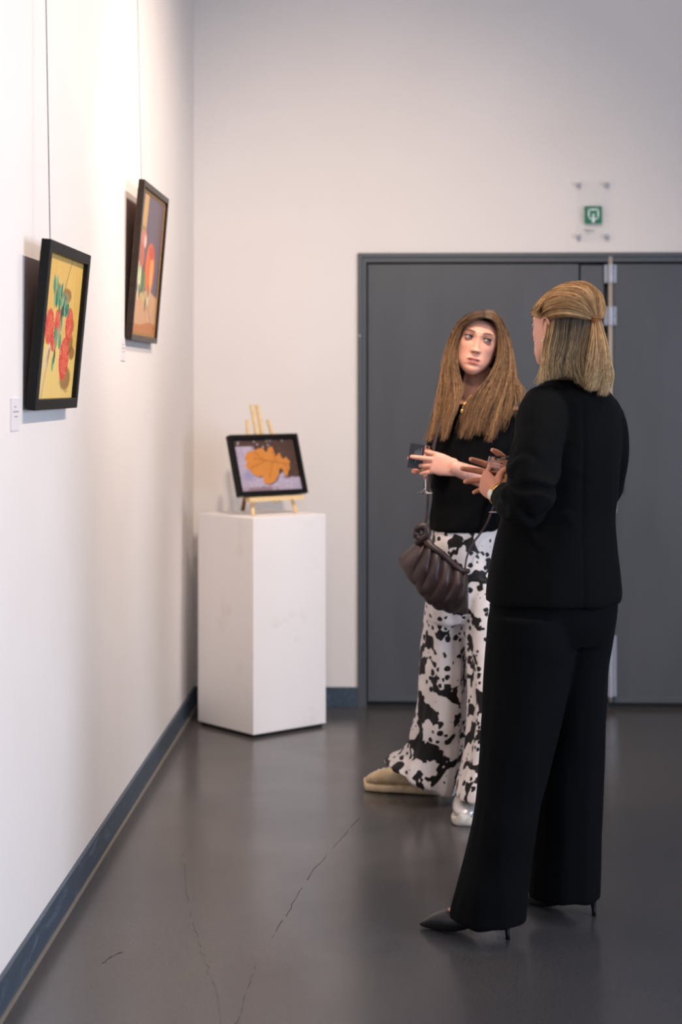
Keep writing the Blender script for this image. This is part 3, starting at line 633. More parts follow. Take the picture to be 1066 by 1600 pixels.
def eyes(par, M4, gaze):
    for s in (-1, 1):
        c = Vector((s * .0302, -.0668, .0005)); R3 = .0134
        b = bmesh.new(); ball(b, M4 @ c, R3, 24, 16); e = obj('eye', b, M['eye'], par, True)
        g = Vector(gaze).normalized()
        for nm, r, off, mt in (('iris', .0071, .0003, 'iris'), ('pupil', .0038, .0007, 'pupil')):
            b = bmesh.new(); up_ = Vector((0, 0, 1)); sx = g.cross(up_).normalized(); sy = sx.cross(g); vs = []
            cen = b.verts.new(M4 @ (c + g * (R3 + off)))
            for k in range(20):
                a = 2 * math.pi * k / 20; p = g * math.sqrt(R3 * R3 - r * r) + (sx * math.cos(a) + sy * math.sin(a)) * r; vs.append(b.verts.new(M4 @ (c + p.normalized() * (R3 + off))))
            for k in range(20): b.faces.new((cen, vs[k], vs[(k + 1) % 20]))
            sub_in(nm, b, M[mt], e, par)
        for nm, lo, hi, sg_ in (('upper_eyelid', 26, 95, 1), ('lower_eyelid', -95, -24, -1)):   # shells over the eyeball, almond opening
            b = bmesh.new(); rows = []
            for i in range(9):
                row = []
                for j in range(21):
                    az = math.radians(-78 + 156 * j / 20); k_ = math.cos(az) ** .7
                    open_ = (29 if sg_ > 0 else -20) * k_ - 2.5 * s * math.sin(az) * (-1); far = 80 * sg_
                    el = math.radians(open_ + (far - open_) * i / 8); rr = R3 + .0012 - (0.0006 if i == 0 else 0)
                    row.append(b.verts.new(M4 @ (c + Vector((math.sin(az) * math.cos(el), -math.cos(az) * math.cos(el), math.sin(el))) * rr)))
                rows.append(row)
            for A_, B_ in zip(rows, rows[1:]):
                for j in range(20): b.faces.new((A_[j], A_[j + 1], B_[j + 1], B_[j]))
            me = bpy.data.meshes.new('x'); b.to_mesh(me); b.free(); sk = np.tile(L3(190, 132, 112), (len(me.vertices), 1)); colattr(me, sk)
            o = obj(nm, me, M['skin'], par, True)
            if True:
                b = bmesh.new(); P_ = []
                for j in range(21):
                    az = math.radians(-78 + 156 * j / 20); k_ = math.cos(az) ** .7; el = math.radians((29 if sg_ > 0 else -20) * k_ + 2.5 * s * math.sin(az))
                    P_.append(M4 @ (c + Vector((math.sin(az) * math.cos(el), -math.cos(az) * math.cos(el), math.sin(el))) * (R3 + .0018)))
                tube(b, P_, [.0004] + [(.0019 if sg_ > 0 else .0008)] * 19 + [.0004], 6); sub_in('eyelashes', b, M['lash'], o, par)
        b = bmesh.new(); P_ = []
        for j in range(9):
            tt = j / 8; x_ = s * (.013 + .036 * tt); z_ = .0195 + .006 * math.sin(tt * 2.2) - .003 * tt; y_ = -.0865 + .020 * tt ** 2.2; P_.append(M4 @ Vector((x_, y_, z_)))
        tube(b, P_, [.0012, .0018, .0020, .0020, .0019, .0017, .0014, .0010, .0006], 8, 20); obj('eyebrow', b, M['brow'], par, True)
def sub_in(name, b, m, par, root):
    me = bpy.data.meshes.new(name); b.normal_update(); b.to_mesh(me); b.free(); me.materials.append(m)
    o = bpy.data.objects.new(name, me); COL.objects.link(o); o.parent = par
    me.shade_smooth(); return o
FL = ((.074, .0084), (.083, .0087), (.076, .0083), (.060, .0074))
def rotv(v, ax, deg): return Matrix.Rotation(math.radians(deg), 3, ax) @ v
def hand(b, Wp, d, n, lat, curls, thumb, sc=1.0):
    """palm + four fingers + thumb. d: wrist to knuckles, n: out of the back of the hand, lat: towards the index side"""
    d = d.normalized(); n = (n - d * n.dot(d)).normalized(); lat_ = d.cross(n); lat = lat_ if lat_.dot(lat) > 0 else -lat_
    q = sc
    rg = [(-.03, .024, .018), (0, .0255, .0175), (.03, .0325, .0165), (.06, .0375, .0145), (.085, .037, .0115), (.093, .032, .007)]
    loft(b, densify([(Wp + d * t_ * q, lat * w_ * q, n * h_ * q, .85) for t_, w_, h_ in rg], 3), 20)
    tips = []
    for k, (c, (L, r)) in enumerate(zip(curls, FL)):
        off = (.0295, .0100, -.0100, -.0285)[k] * q; bz = (.082, .088, .084, .076)[k] * q
        p = Wp + d * bz + lat * off - n * .001; dd = rotv(d, n, (c[3] if lat.dot(n.cross(d)) > 0 else -c[3])); ax = dd.cross(n).normalized()
        pts = [p - dd * .018 * q, p]; rad = [r * 1.0 * q, r * 1.08 * q]; cur = dd
        for seg, (fr_, bend) in enumerate(zip((.44, .30, .26), c[:3])):
            cur = rotv(cur, ax, -bend); p = p + cur * L * fr_ * q
            if seg < 2: pts.append(p); rad.append(r * (1.0, .93)[seg] * q)
            else: pts += [p - cur * .004, p]; rad += [r * .80 * q, r * .38 * q]
        tube(b, pts, rad, 12); ball(b, pts[2], rad[2] * 1.03, 10, 8); ball(b, pts[3], rad[3] * 1.02, 10, 8); tips.append((p, cur))
    tp = Wp + d * .022 * q + lat * .020 * q - n * .006 * q; P_ = [tp - d * .01, tp]; rr = [.013 * q, .0135 * q]
    for v_, L, r in zip(thumb, (.040, .032, .026), (.0108, .0092, .0055)): tp = tp + v_.normalized() * L * q; P_.append(tp); rr.append(r * q)
    tube(b, P_, rr, 12, 16); return tips
def strands(b_verts, b_faces, b_cols, guides, count, thick, jit, w0, root_c, tip_c, clump=.5, depthj=.0, rnd=None, wav=.004, trange=(0, 1), ends=.08, wfreq=2.2, nl=26):
    """guides: list of polylines (world) across a sheet"""
    rnd = rnd or random; G = [np.array([[*cat(g, i / 13)] for i in range(14)]) for g in guides]; nseg = 16
    for k in range(count):
        s = rnd.uniform(*trange); i = s * (len(G) - 1); ia = min(int(i), len(G) - 2); fr_ = i - ia; g = G[ia] * (1 - fr_) + G[ia + 1] * fr_
        if clump:                                      # neighbouring strands gather into locks towards the ends
            sc = (math.floor(s * nl) + .5) / nl; i2 = sc * (len(G) - 1); ib = min(int(i2), len(G) - 2); f2 = i2 - ib; gc = G[ib] * (1 - f2) + G[ib + 1] * f2
        else: gc = g
        o = np.array([rnd.gauss(0, jit), rnd.gauss(0, jit + depthj), rnd.gauss(0, jit * .5)]); ph = rnd.uniform(0, 6.28); am = rnd.uniform(.3, 1) * wav; ln = 1 - rnd.random() ** 2 * ends - random.Random(math.floor(s * nl * 1.5) * 13 + len(guides)).random() * ends
        lk = math.floor(s * nl * 1.5); lkr = random.Random(lk * 7 + len(guides)); tone = min(max(.5 + 1.0 * (lkr.random() - .5) + rnd.gauss(0, .30), -.25), 1.2)
        pts = []
        for j in range(nseg + 1):
            tt = j / nseg * ln; p = cat(g, tt) * (1 - clump * tt ** 1.3 * .88) + cat(gc, tt) * clump * tt ** 1.3 * .88
            p = p + o * (.35 + .9 * tt) + np.array([math.cos(ph + tt * 6.28 * wfreq), math.sin(ph + tt * 5), 0]) * am * tt; pts.append(Vector(p))
        base = len(b_verts); a = Vector((.3, .5, .2))
        for j, p in enumerate(pts):
            t_ = (pts[min(j + 1, nseg)] - pts[max(j - 1, 0)]).normalized(); u = t_.cross(a).normalized(); v = t_.cross(u); r = w0 * (1 - .75 * (j / nseg) ** 3) * (.6 if j == 0 else 1)
            for q_ in range(3): an = 2.094 * q_; b_verts.append(p + (u * math.cos(an) + v * math.sin(an)) * r)
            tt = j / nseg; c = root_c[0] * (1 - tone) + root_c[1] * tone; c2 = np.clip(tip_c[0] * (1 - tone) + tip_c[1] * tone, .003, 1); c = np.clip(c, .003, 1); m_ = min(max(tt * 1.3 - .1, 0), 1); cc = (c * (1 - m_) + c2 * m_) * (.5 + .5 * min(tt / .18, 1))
            for q_ in range(3): b_cols.append(cc)
        for j in range(nseg):
            for q_ in range(3): x0 = base + j * 3 + q_; x1 = base + j * 3 + (q_ + 1) % 3; b_faces.append((x0, x1, x1 + 3, x0 + 3))
def hair_obj(name, vs, fs, cs_, par, base=None, basecol=None):
    me = bpy.data.meshes.new(name); V_ = [tuple(v) for v in vs]; C_ = list(cs_); F_ = list(fs)
    if base is not None:
        off = len(V_); V_ += [tuple(v.co) for v in base.vertices]; F_ += [tuple(off + i for i in p.vertices) for p in base.polygons]; C_ += [basecol] * len(base.vertices)
    me.from_pydata(V_, [], F_); colattr(me, np.array(C_)); o = obj(name, me, M['hair'], par, True); return o
def skin_const(me, col=(206, 146, 120), col2=(200, 124, 100)):
    c = co_of(me); k = np.array([.5 + .5 * noise.noise(Vector(p) * 45) for p in c.tolist()])[:, None]; return L3(*col) * (1 - k * .5) + L3(*col2) * k * .5
def body_obj(parts, par, name='body'):
    b = bmesh.new(); cols = []
    for me, c in parts: b.from_mesh(me); cols.append(c)
    me = bpy.data.meshes.new(name); b.to_mesh(me); b.free(); colattr(me, np.concatenate(cols)); return obj(name, me, M['skin'], par, True)

# ------------------------------------------------------------------ woman in the cow print trousers (farther)
pb = thing('person', 'person with long brown hair, black top and cow print trousers, holding a dark card', 'person', V(700, 1255, CH * F / 655))
up_ = (RV * .216 + UV * .976).normalized(); xh = (RV * .976 - UV * .216).normalized(); pitch = math.radians(5)
yh = FV.copy(); Rm = Matrix((xh, yh, up_)).transposed() @ Matrix.Rotation(-pitch, 3, 'X') @ Matrix.Rotation(math.radians(-3), 3, 'Z')
HB = Matrix.Translation(V(748.5, 533, 5.905) + FV * .080) @ Rm.to_4x4() @ Matrix.Diagonal((1.05, 1, 1.05, 1))
b = bmesh.new(); head_mesh(b, HB, .73, .15); ear(b, HB, 1); ear(b, HB, -1)
tube(b, [V(750, 572, 6.01), V(744, 590, 6.0), V(741, 612, 6.0), V(738, 635, 6.01)], [.044, .041, .044, .056], 20)
hm = fuse(b, .0021, 3, .4); hc = face_sculpt(hm, HB)
# neckline and shoulders, torso core under the clothes
b = bmesh.new()
loft(b, densify([ring(614, 724, 754, 6.0, .040), ring(626, 712, 772, 6.01, .055), ring(638, 698, 798, 6.02, .070), ring(660, 694, 804, 6.02, .09), ring(720, 695, 785, 6.02, .085), ring(800, 690, 775, 6.03, .085), ring(870, 684, 775, 6.03, .09)], 3), 24)
tube(b, [V(708, 880, 6.05), V(698, 1040, 6.07), V(668, 1195, 6.20)], [.07, .045, .033]); tube(b, [V(752, 880, 5.99), V(754, 1040, 5.94), V(743, 1230, 5.88)], [.06, .036, .03])
tube(b, [V(704, 640, 6.03), V(700, 700, 6.03), V(697, 752, 6.0), V(695, 752, 5.95)], [.04, .036, .033, .03]); tube(b, [V(797, 640, 6.04), V(808, 700, 6.0), V(812, 762, 5.93)], [.04, .036, .034])
core = fuse(b, .007, 4)
# forearms and hands
b = bmesh.new(); LW = V(716, 733, 5.735)
tube(b, [V(812, 765, 5.92), V(790, 759, 5.87), V(756, 748, 5.795), LW, LW + vec(-.02, .008, -.004)], [.038, .037, .033, .0255, .024], 20, 20)
hand(b, LW, vec(-.95, .26, -.06), vec(.08, .15, -1), UV, [(26, 22, 12, 2), (1, 2, 3, -8), (20, 24, 14, -14), (20, 26, 16, -22)], [vec(-.75, .25, .6), vec(-.95, -.05, .35), vec(-1, -.1, .1)], .98)
lf = fuse(b, .0019, 8, .5)
b = bmesh.new(); RW = V(687, 728, 5.875)
tube(b, [V(694, 756, 6.0), V(694, 745, 5.94), RW], [.034, .031, .0255], 20, 14)
hand(b, RW, vec(-.95, .16, -.20), vec(-.22, .05, 1), UV, [(38, 42, 26, 4), (40, 44, 26, 0), (42, 46, 28, -4), (44, 48, 28, -8)], [vec(-.5, .7, -.5), vec(-.4, .3, -.8), vec(-.3, .1, -.9)], .98)
rf = fuse(b, .0019, 8, .5)
body_obj([(hm, hc), (core, skin_const(core, (214, 160, 136), (206, 136, 112))), (lf, skin_const(lf, (218, 164, 142), (214, 140, 118))), (rf, skin_const(rf, (222, 150, 126), (216, 130, 106)))], pb)
eyes(pb, HB, (.46, -1, .22))
b = bmesh.new()
for k in range(-4, 5):
    x_ = k * .0036; bx(b, x_ - .0017, x_ + .0017, -.0845 + .010 * (x_ / .02) ** 2, -.080, -.0752, -.0700 - .0008 * abs(k) / 4, .0006)
bmesh.ops.transform(b, matrix=HB, verts=b.verts); obj('teeth', b, M['teeth'], pb)
# black knit top with sleeves to below the elbow
b = bmesh.new()
loft(b, densify([ring(631, 712, 772, 6.0, .070), ring(633, 700, 792, 6.005, .085), ring(645, 690, 806, 6.01, .10), ring(670, 684, 812, 6.01, .120), ring(700, 678, 806, 6.00, .130), ring(740, 676, 796, 6.0, .125), ring(790, 673, 786, 6.0, .122), ring(822, 670, 783, 6.0, .128), ring(829, 672, 781, 6.0, .125)], 4), 40)
tube(b, [V(700, 646, 6.02), V(692, 680, 6.02), V(690, 720, 6.02), V(691, 755, 6.0), V(694, 750, 5.94), V(690, 732, 5.895)], [.052, .054, .052, .048, .042, .033], 20, 24)
tube(b, [V(798, 646, 6.02), V(808, 690, 6.0), V(814, 740, 5.97), V(815, 765, 5.92), V(800, 762, 5.885), V(790, 759, 5.87)], [.054, .052, .05, .047, .044, .042], 20, 24)
tm = fuse(b, .0055, 8, .5)
wrinkle(tm, lambda p: .0045 * nz(p, 7, 7, 22, 3) + .003 * nz(p, 30, 30, 9, 5)); obj('knit_top', tm, M['knit'], pb, True)
# wide trousers
b = bmesh.new()
loft(b, densify([ring(815, 678, 779, 6.0, .110), ring(850, 672, 782, 6.0, .125), ring(900, 667, 784, 6.0, .13), ring(945, 665, 785, 6.0, .125), ring(970, 668, 780, 6.0, .10)], 3), 36)
loft(b, densify([ring(900, 667, 730, 6.03, .10), ring(950, 665, 729, 6.04, .105), ring(1000, 661, 729, 6.05, .105), ring(1050, 659, 729, 6.06, .11), ring(1100, 657, 729, 6.07, .115), ring(1136, 648, 728, 6.08, .12), ring(1168, 631, 725, 6.10, .125, 1, .02), ring(1196, 615, 718, 6.11, .13, 1, -.035), ring(1218, 602, 711, 6.12, .135, 1, -.06)], 4), 40)
lg1 = b
loft(b, densify([ring(900, 722, 785, 5.97, .10), ring(960, 724, 783, 5.95, .10), ring(1040, 728, 780, 5.93, .10), ring(1120, 729, 778, 5.91, .105), ring(1180, 722, 776, 5.90, .11), ring(1225, 714, 772, 5.88, .12), ring(1243, 712, 770, 5.87, .125)], 4), 40)
cm = fuse(b, .0055, 7, .5)
def leg_fold(p):
    k = min(max((1.15 - p.z) / .6, .15), 1)
    return k * (.013 * nz(p, 17, 17, 1.3, 4) + .007 * nz(p, 34, 34, 2.2, 9)) + .0035 * nz(p, 10, 10, 16, 2)
wrinkle(cm, leg_fold); obj('cow_print_trousers', cm, M['cow'], pb, True)
# hair
random.seed(3); vs, fs, cl = [], [], []
def G(*P): return [V(*p) for p in P]
GL = [G((758, 497, 5.895), (747, 498, 5.90), (731, 503, 5.905), (720, 515, 5.915), (714.5, 534, 5.925), (712, 558, 5.925), (714, 583, 5.905), (721, 607, 5.88), (715, 628, 5.868), (705, 650, 5.862), (699, 682, 5.862)),
      G((759, 492, 5.915), (743, 494, 5.92), (727, 503, 5.93), (716, 518, 5.95), (711, 540, 5.95), (708, 570, 5.93), (710, 600, 5.90), (708, 630, 5.88), (699, 662, 5.87), (692, 692, 5.87)),
      G((760, 488, 5.96), (741, 490, 5.96), (722, 502, 5.97), (711, 520, 5.98), (704, 545, 5.975), (700, 575, 5.96), (699, 605, 5.93), (695, 635, 5.91), (687, 665, 5.89), (679, 694, 5.885)),
      G((760, 486, 6.02), (741, 488, 6.02), (721, 500, 6.03), (708, 522, 6.04), (699, 550, 6.03), (694, 580, 6.0), (690, 612, 5.95), (685, 640, 5.93), (678, 668, 5.90), (671, 692, 5.89)),
      G((760, 487, 6.06), (740, 490, 6.07), (720, 502, 6.08), (706, 526, 6.09), (697, 555, 6.07), (691, 588, 6.02), (686, 620, 5.98), (680, 650, 5.94), (673, 675, 5.91), (667, 690, 5.90))]
GR = [G((758, 497, 5.895), (767, 499, 5.90), (775, 507, 5.91), (779, 522, 5.92), (781, 542, 5.925), (779, 562, 5.92), (770, 582, 5.895), (755, 602, 5.878), (738, 622, 5.868), (727, 640, 5.862), (719, 662, 5.862), (714, 684, 5.862)),
      G((758, 491, 5.915), (772, 495, 5.93), (781, 510, 5.94), (785, 533, 5.95), (785, 560, 5.93), (778, 585, 5.90), (765, 608, 5.875), (751, 634, 5.862), (741, 662, 5.858), (734, 688, 5.858)),
      G((757, 487, 5.96), (774, 490, 5.97), (784, 507, 5.98), (790, 533, 5.98), (792, 562, 5.96), (789, 590, 5.93), (779, 615, 5.89), (767, 642, 5.868), (758, 670, 5.86), (753, 694, 5.86)),
      G((757, 485, 6.02), (774, 488.5, 6.02), (786, 507, 6.03), (794, 534, 6.03), (798, 562, 6.01), (798, 590, 5.96), (793, 616, 5.92), (784, 640, 5.89), (775, 665, 5.87), (768, 692, 5.87)),
      G((757, 487, 6.06), (775, 490, 6.06), (787, 509, 6.07), (796, 538, 6.07), (801, 566, 6.04), (802, 590, 5.99), (803, 612, 5.95), (798, 635, 5.92), (790, 655, 5.89), (784, 674, 5.88)),
      G((757, 487, 6.06), (775, 490, 6.06), (788, 510, 6.07), (797, 539, 6.07), (802, 568, 6.05), (805, 588, 6.01), (813, 604, 5.97), (820, 618, 5.95), (818, 634, 5.94), (812, 640, 5.93))]
rc = (L3(44, 32, 24), L3(108, 82, 58)); tc_ = (L3(72, 52, 36), L3(184, 140, 98))
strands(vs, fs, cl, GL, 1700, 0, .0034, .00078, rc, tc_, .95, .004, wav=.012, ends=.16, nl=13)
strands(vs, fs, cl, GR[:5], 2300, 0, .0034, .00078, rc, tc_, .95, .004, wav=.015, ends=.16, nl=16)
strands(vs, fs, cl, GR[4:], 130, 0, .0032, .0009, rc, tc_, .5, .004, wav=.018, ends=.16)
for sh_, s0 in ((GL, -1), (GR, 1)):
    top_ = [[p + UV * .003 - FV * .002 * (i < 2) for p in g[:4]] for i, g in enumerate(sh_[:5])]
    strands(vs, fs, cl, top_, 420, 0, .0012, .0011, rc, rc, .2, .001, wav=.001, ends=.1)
b = bmesh.new(); loft(b, densify([ring(492, 754, 768, 6.05, .02), ring(499, 734, 782, 6.05, .055), ring(517, 716, 784, 6.06, .070), ring(545, 706, 792, 6.06, .075), ring(580, 700, 795, 6.07, .06), ring(612, 698, 798, 6.06, .045), ring(636, 696, 792, 6.05, .03)], 3), 28)
bm_ = fuse(b, .006, 3); hair_obj('hair', vs, fs, cl, pb, bm_, L3(62, 42, 30))
# necklace
b = bmesh.new(); tube(b, [V(738, 616, 5.905), V(731, 624, 5.885), V(725, 632, 5.872), V(723, 638, 5.868), V(724, 634, 5.87), V(733, 626, 5.885), V(744, 618, 5.905)], .0009, 6, 24); nk = obj('necklace', b, M['gold'], pb, True)
b = bmesh.new(); ball(b, V(722.6, 642.5, 5.862), (.0062, .002, .0080), 16, 10); sub('pendant', b, M['gold'], nk, True)
# shoes
def shoe(par, toe, heel, W2, Hh, mats, sole_h, dirup=UV, pump=False):
    ax = heel - toe; L = ax.length; ax.normalize(); sd = ax.cross(UV).normalized(); b = bmesh.new()
    prof = [(0, .012, .018, .012), (.04, .030, .030, .026), (.14, .041, .044, .040), (.30, .045, .058, .052), (.5, .038, .072, .066), (.72, .034, .085, .082), (.92, .032, .084, .084), (1.0, .018, .060, .06)]
    rg = []
    for t_, hw, hh, _ in prof:
        c = toe + ax * L * t_; c.z = sole_h + hh / 2; rg.append((c, sd * hw, UV * hh / 2, .8))
    loft(b, densify(rg, 4), 28); up2 = obj('sneaker', b, mats[0], par, True)
    b = bmesh.new(); rg = []
    for t_, hw, hh, _ in prof:
        c = toe + ax * (L * t_ * 1.03 - .006); c.z = sole_h / 2 + .003 + (.012 if t_ == 0 else 0); rg.append((c, sd * (hw + .004), UV * (sole_h / 2 + .003), .55))
    loft(b, densify(rg, 4), 28)
    sub('sole', b, mats[1], up2, True)
    return up2, ax, sd, L
s1, ax, sd, L = shoe(pb, V(572.5, 1232, 6.30), V(572.5, 1232, 6.30) + vec(.262, 0, -.075), .04, .08, (M['sneaker'], M['sneaker']), .026)
T0 = V(572.5, 1232, 6.30); T0.z = 0
for k in (.17, .24, .34):
    b = bmesh.new(); c = T0 + ax * L * k; P_ = []
    for j in range(9): a = math.pi * (.08 + .84 * j / 8); P_.append(c + sd * math.cos(a) * .043 + UV * (.028 + math.sin(a) * (.052 + .09 * (k - .24))) )
    tube(b, P_, .0035, 8); sub('strap', b, M['sole'], s1, True)
s2, ax, sd, L = shoe(pb, V(724, 1281, 5.80) + vec(0, 0, -.03), V(744, 1281, 5.80) + vec(0, 0, .22), .04, .08, (M['silver'], M['sole']), .026)

# ------------------------------------------------------------------ woman in the black suit (nearer)
pf = thing('person', 'person with tied back blonde hair in a black trouser suit, seen from behind', 'person', V(830, 1440, CH * F / 840))
yl = vec(.65, 0, -.76).normalized(); xl_ = yl.cross(UV).normalized()
HF = Matrix.Translation(V(876, 507, 4.70)) @ (Matrix((xl_, yl, UV)).transposed()).to_4x4() @ Matrix.Diagonal((.93, .93, .97, 1))
b = bmesh.new(); head_mesh(b, HF, .82, .42); ear(b, HF, 1); ear(b, HF, -1)
tube(b, [V(886, 545, 4.69), V(888, 570, 4.69), V(890, 600, 4.69), V(890, 620, 4.69)], [.052, .050, .053, .07], 20)
hm = fuse(b, .0023, 3, .4); hc = face_sculpt(hm, HF)
b = bmesh.new()
loft(b, densify([ring(600, 862, 922, 4.70, .05), ring(622, 840, 950, 4.70, .08), ring(660, 828, 962, 4.71, .10), ring(740, 820, 958, 4.71, .10), ring(820, 805, 950, 4.71, .09), ring(880, 790, 945, 4.71, .095), ring(925, 800, 940, 4.71, .08)], 3), 24)
tube(b, [V(825, 985, 4.68), V(815, 1180, 4.65), V(785, 1400, 4.62)], [.06, .05, .038]); tube(b, [V(910, 985, 4.76), V(892, 1180, 4.78), V(905, 1370, 4.80)], [.06, .05, .038])
tube(b, [V(848, 632, 4.62), V(842, 700, 4.54), V(830, 775, 4.49)], [.04, .036, .032]); tube(b, [V(945, 645, 4.84), V(952, 700, 4.88), V(945, 765, 4.95), V(860, 765, 5.02)], [.04, .038, .036, .03])
core = fuse(b, .008, 4)
b = bmesh.new(); LW2 = V(779, 773, 4.70)
tube(b, [V(826, 782, 4.49), V(812, 784, 4.54), V(797, 779, 4.62), LW2], [.036, .036, .033, .0265], 20, 14)
hand(b, LW2, vec(-.42, .40, .81), vec(-.85, -.05, -.5), UV, [(46, 58, 36, 6), (50, 60, 36, 0), (54, 60, 36, -4), (56, 60, 36, -8)], [vec(.2, .6, .7), vec(.5, .4, .6), vec(.8, 0, .5)], .96)
lf = fuse(b, .0019, 8, .5)
b = bmesh.new(); RW2 = V(811, 749, 4.91)
tube(b, [V(870, 768, 5.02), V(835, 762, 4.97), RW2], [.036, .034, .0255], 20, 14)
hand(b, RW2, vec(-.98, .10, -.12), vec(-.10, .1, 1), UV, [(10, 14, 10, 14), (4, 8, 8, 5), (6, 12, 10, -7), (10, 16, 12, -19)], [vec(-.5, .75, -.4), vec(-.6, .6, -.4), vec(-.7, .4, -.4)], 1.04)
rf = fuse(b, .0019, 8, .5)
b = bmesh.new()
def toe_heel():
    a1 = V(657, 1449, 4.70); c1 = V(798, 1468, 4.597); a2 = V(815, 1418, 4.93); c2 = V(932, 1432, 4.80)
    for p in (a1, c1, a2, c2): p.z = 0
    return (a1, c1), (a2, c2)
for (a_, c_), kn in zip(toe_heel(), (V(785, 1395, 4.63), V(905, 1370, 4.81))):
    q = lambda t_, z_: a_.lerp(c_, t_) + UV * z_
    tube(b, [kn, q(.80, .13), q(.62, .095), q(.42, .052), q(.28, .034), q(.14, .020)], [.036, .033, .030, .025, .019, .012], 16, 20)
ft_ = fuse(b, .004, 3)
body_obj([(hm, hc)] + [(m_, skin_const(m_, (210, 146, 116), (200, 118, 90))) for m_ in (core, lf, rf, ft_)], pf)
eyes(pf, HF, (0, -1, -.1))
b = bmesh.new(); ball(b, HF @ Vector((.080, .004, -.047)), .0032, 12, 8); obj('earring', b, M['dial'], pf, True)
# blazer
b = bmesh.new()
loft(b, densify([ring(577, 868, 908, 4.70, .058), ring(588, 860, 922, 4.70, .070), ring(602, 842, 944, 4.70, .088), ring(622, 826, 960, 4.70, .112), ring(650, 818, 970, 4.71, .125), ring(690, 808, 972, 4.71, .130), ring(730, 797, 968, 4.71, .130), ring(770, 793, 965, 4.71, .122), ring(808, 784, 961, 4.71, .118), ring(850, 771, 964, 4.71, .128), ring(890, 763, 970, 4.71, .140), ring(925, 758, 973, 4.71, .150), ring(941, 758, 970, 4.71, .150)], 4), 48)
tube(b, [V(853, 628, 4.64), V(846, 655, 4.59), V(840, 700, 4.54), V(832, 745, 4.50), V(826, 780, 4.475), V(812, 786, 4.51), V(797, 780, 4.60), V(789, 777, 4.645)], [.058, .066, .068, .067, .062, .056, .046, .040], 24, 30)
tube(b, [V(938, 640, 4.80), V(949, 665, 4.85), V(954, 700, 4.88), V(951, 740, 4.92), V(944, 768, 4.96), V(915, 772, 5.0), V(875, 768, 5.02)], [.055, .055, .052, .050, .048, .045, .042], 24, 26)
jm = fuse(b, .0055, 6, .5)
EL = V(826, 785, 4.47); SH = V(840, 700, 4.53)
def jk(p):
    r = .0035 * nz(p, 18, 18, 3.5, 1) + .0022 * nz(p, 9, 9, 9, 7)
    de = (p - EL).length; r += .009 * math.exp(-(de / .13) ** 2) * math.sin(95 * ((p - EL).dot(vec(.25, .9, -.25))) + 5 * nz(p, 14, 14, 14, 2))
    ce = V(912, 700, 4.58); dx = (p - ce).dot(RV)
    if p.z < 1.44 and (p - V(900, 800, 4.71)).dot(FV) < -.02: r -= .003 * math.exp(-(dx / .005) ** 2)
    if p.z < 1.05: r += .006 * nz(p, 12, 12, 1.5, 11) * min((1.05 - p.z) / .15, 1)
    return r
wrinkle(jm, jk); jk_o = obj('blazer', jm, M['blazer'], pf, True)
b = bmesh.new()                                        # collar standing round the neck
rg = []
for k in range(25):
    a = math.radians(-60 + 300 * k / 24); c = V(887, 578, 4.70) + vec(math.cos(a) * .064, .006 * math.sin(a) , -math.sin(a) * .058)
    o_ = vec(math.cos(a), 0, -math.sin(a)); rg.append((c, (UV * .026 - o_ * .006), o_ * .0045, .8))
loft(b, rg, 12); sub('collar', b, M['blazer'], jk_o, True)
b = bmesh.new()                                        # shoulder seam of the near sleeve
P_ = [V(863, 604, 4.63), V(872, 622, 4.595), V(878, 650, 4.57), V(879, 680, 4.565), V(875, 715, 4.57)]
tube(b, P_, .0022, 6, 16); sub('sleeve_seam', b, M['blazer'], jk_o, True)
# trousers
b = bmesh.new()
loft(b, densify([ring(900, 775, 960, 4.71, .12), ring(940, 766, 966, 4.71, .13), ring(975, 763, 962, 4.71, .13), ring(1005, 766, 950, 4.71, .11)], 3), 40)
loft(b, densify([ring(960, 763, 890, 4.67, .12), ring(1000, 760, 900, 4.67, .12), ring(1050, 757, 892, 4.67, .115), ring(1120, 755, 878, 4.66, .11), ring(1180, 752, 864, 4.65, .11), ring(1240, 748, 850, 4.64, .11), ring(1290, 741, 839, 4.63, .115), ring(1340, 729, 831, 4.63, .12), ring(1385, 716, 826, 4.62, .122), ring(1418, 707, 824, 4.62, .122), ring(1434, 703, 822, 4.62, .122)], 4), 44)
loft(b, densify([ring(960, 850, 965, 4.76, .12), ring(1000, 850, 958, 4.76, .12), ring(1050, 852, 951, 4.77, .11), ring(1120, 846, 948, 4.78, .105), ring(1200, 838, 946, 4.79, .10), ring(1280, 834, 942, 4.80, .10), ring(1350, 831, 938, 4.80, .10), ring(1400, 828, 937, 4.80, .10)], 4), 44)
tm = fuse(b, .006, 7, .5)
def tf(p): k = min(max((.95 - p.z) / .5, .1), 1); return k * (.008 * nz(p, 14, 14, 1.0, 6) + .003 * nz(p, 30, 30, 2, 3)) + .002 * nz(p, 8, 8, 12, 4)
wrinkle(tm, tf); obj('trousers', tm, M['trouser_black'], pf, True)
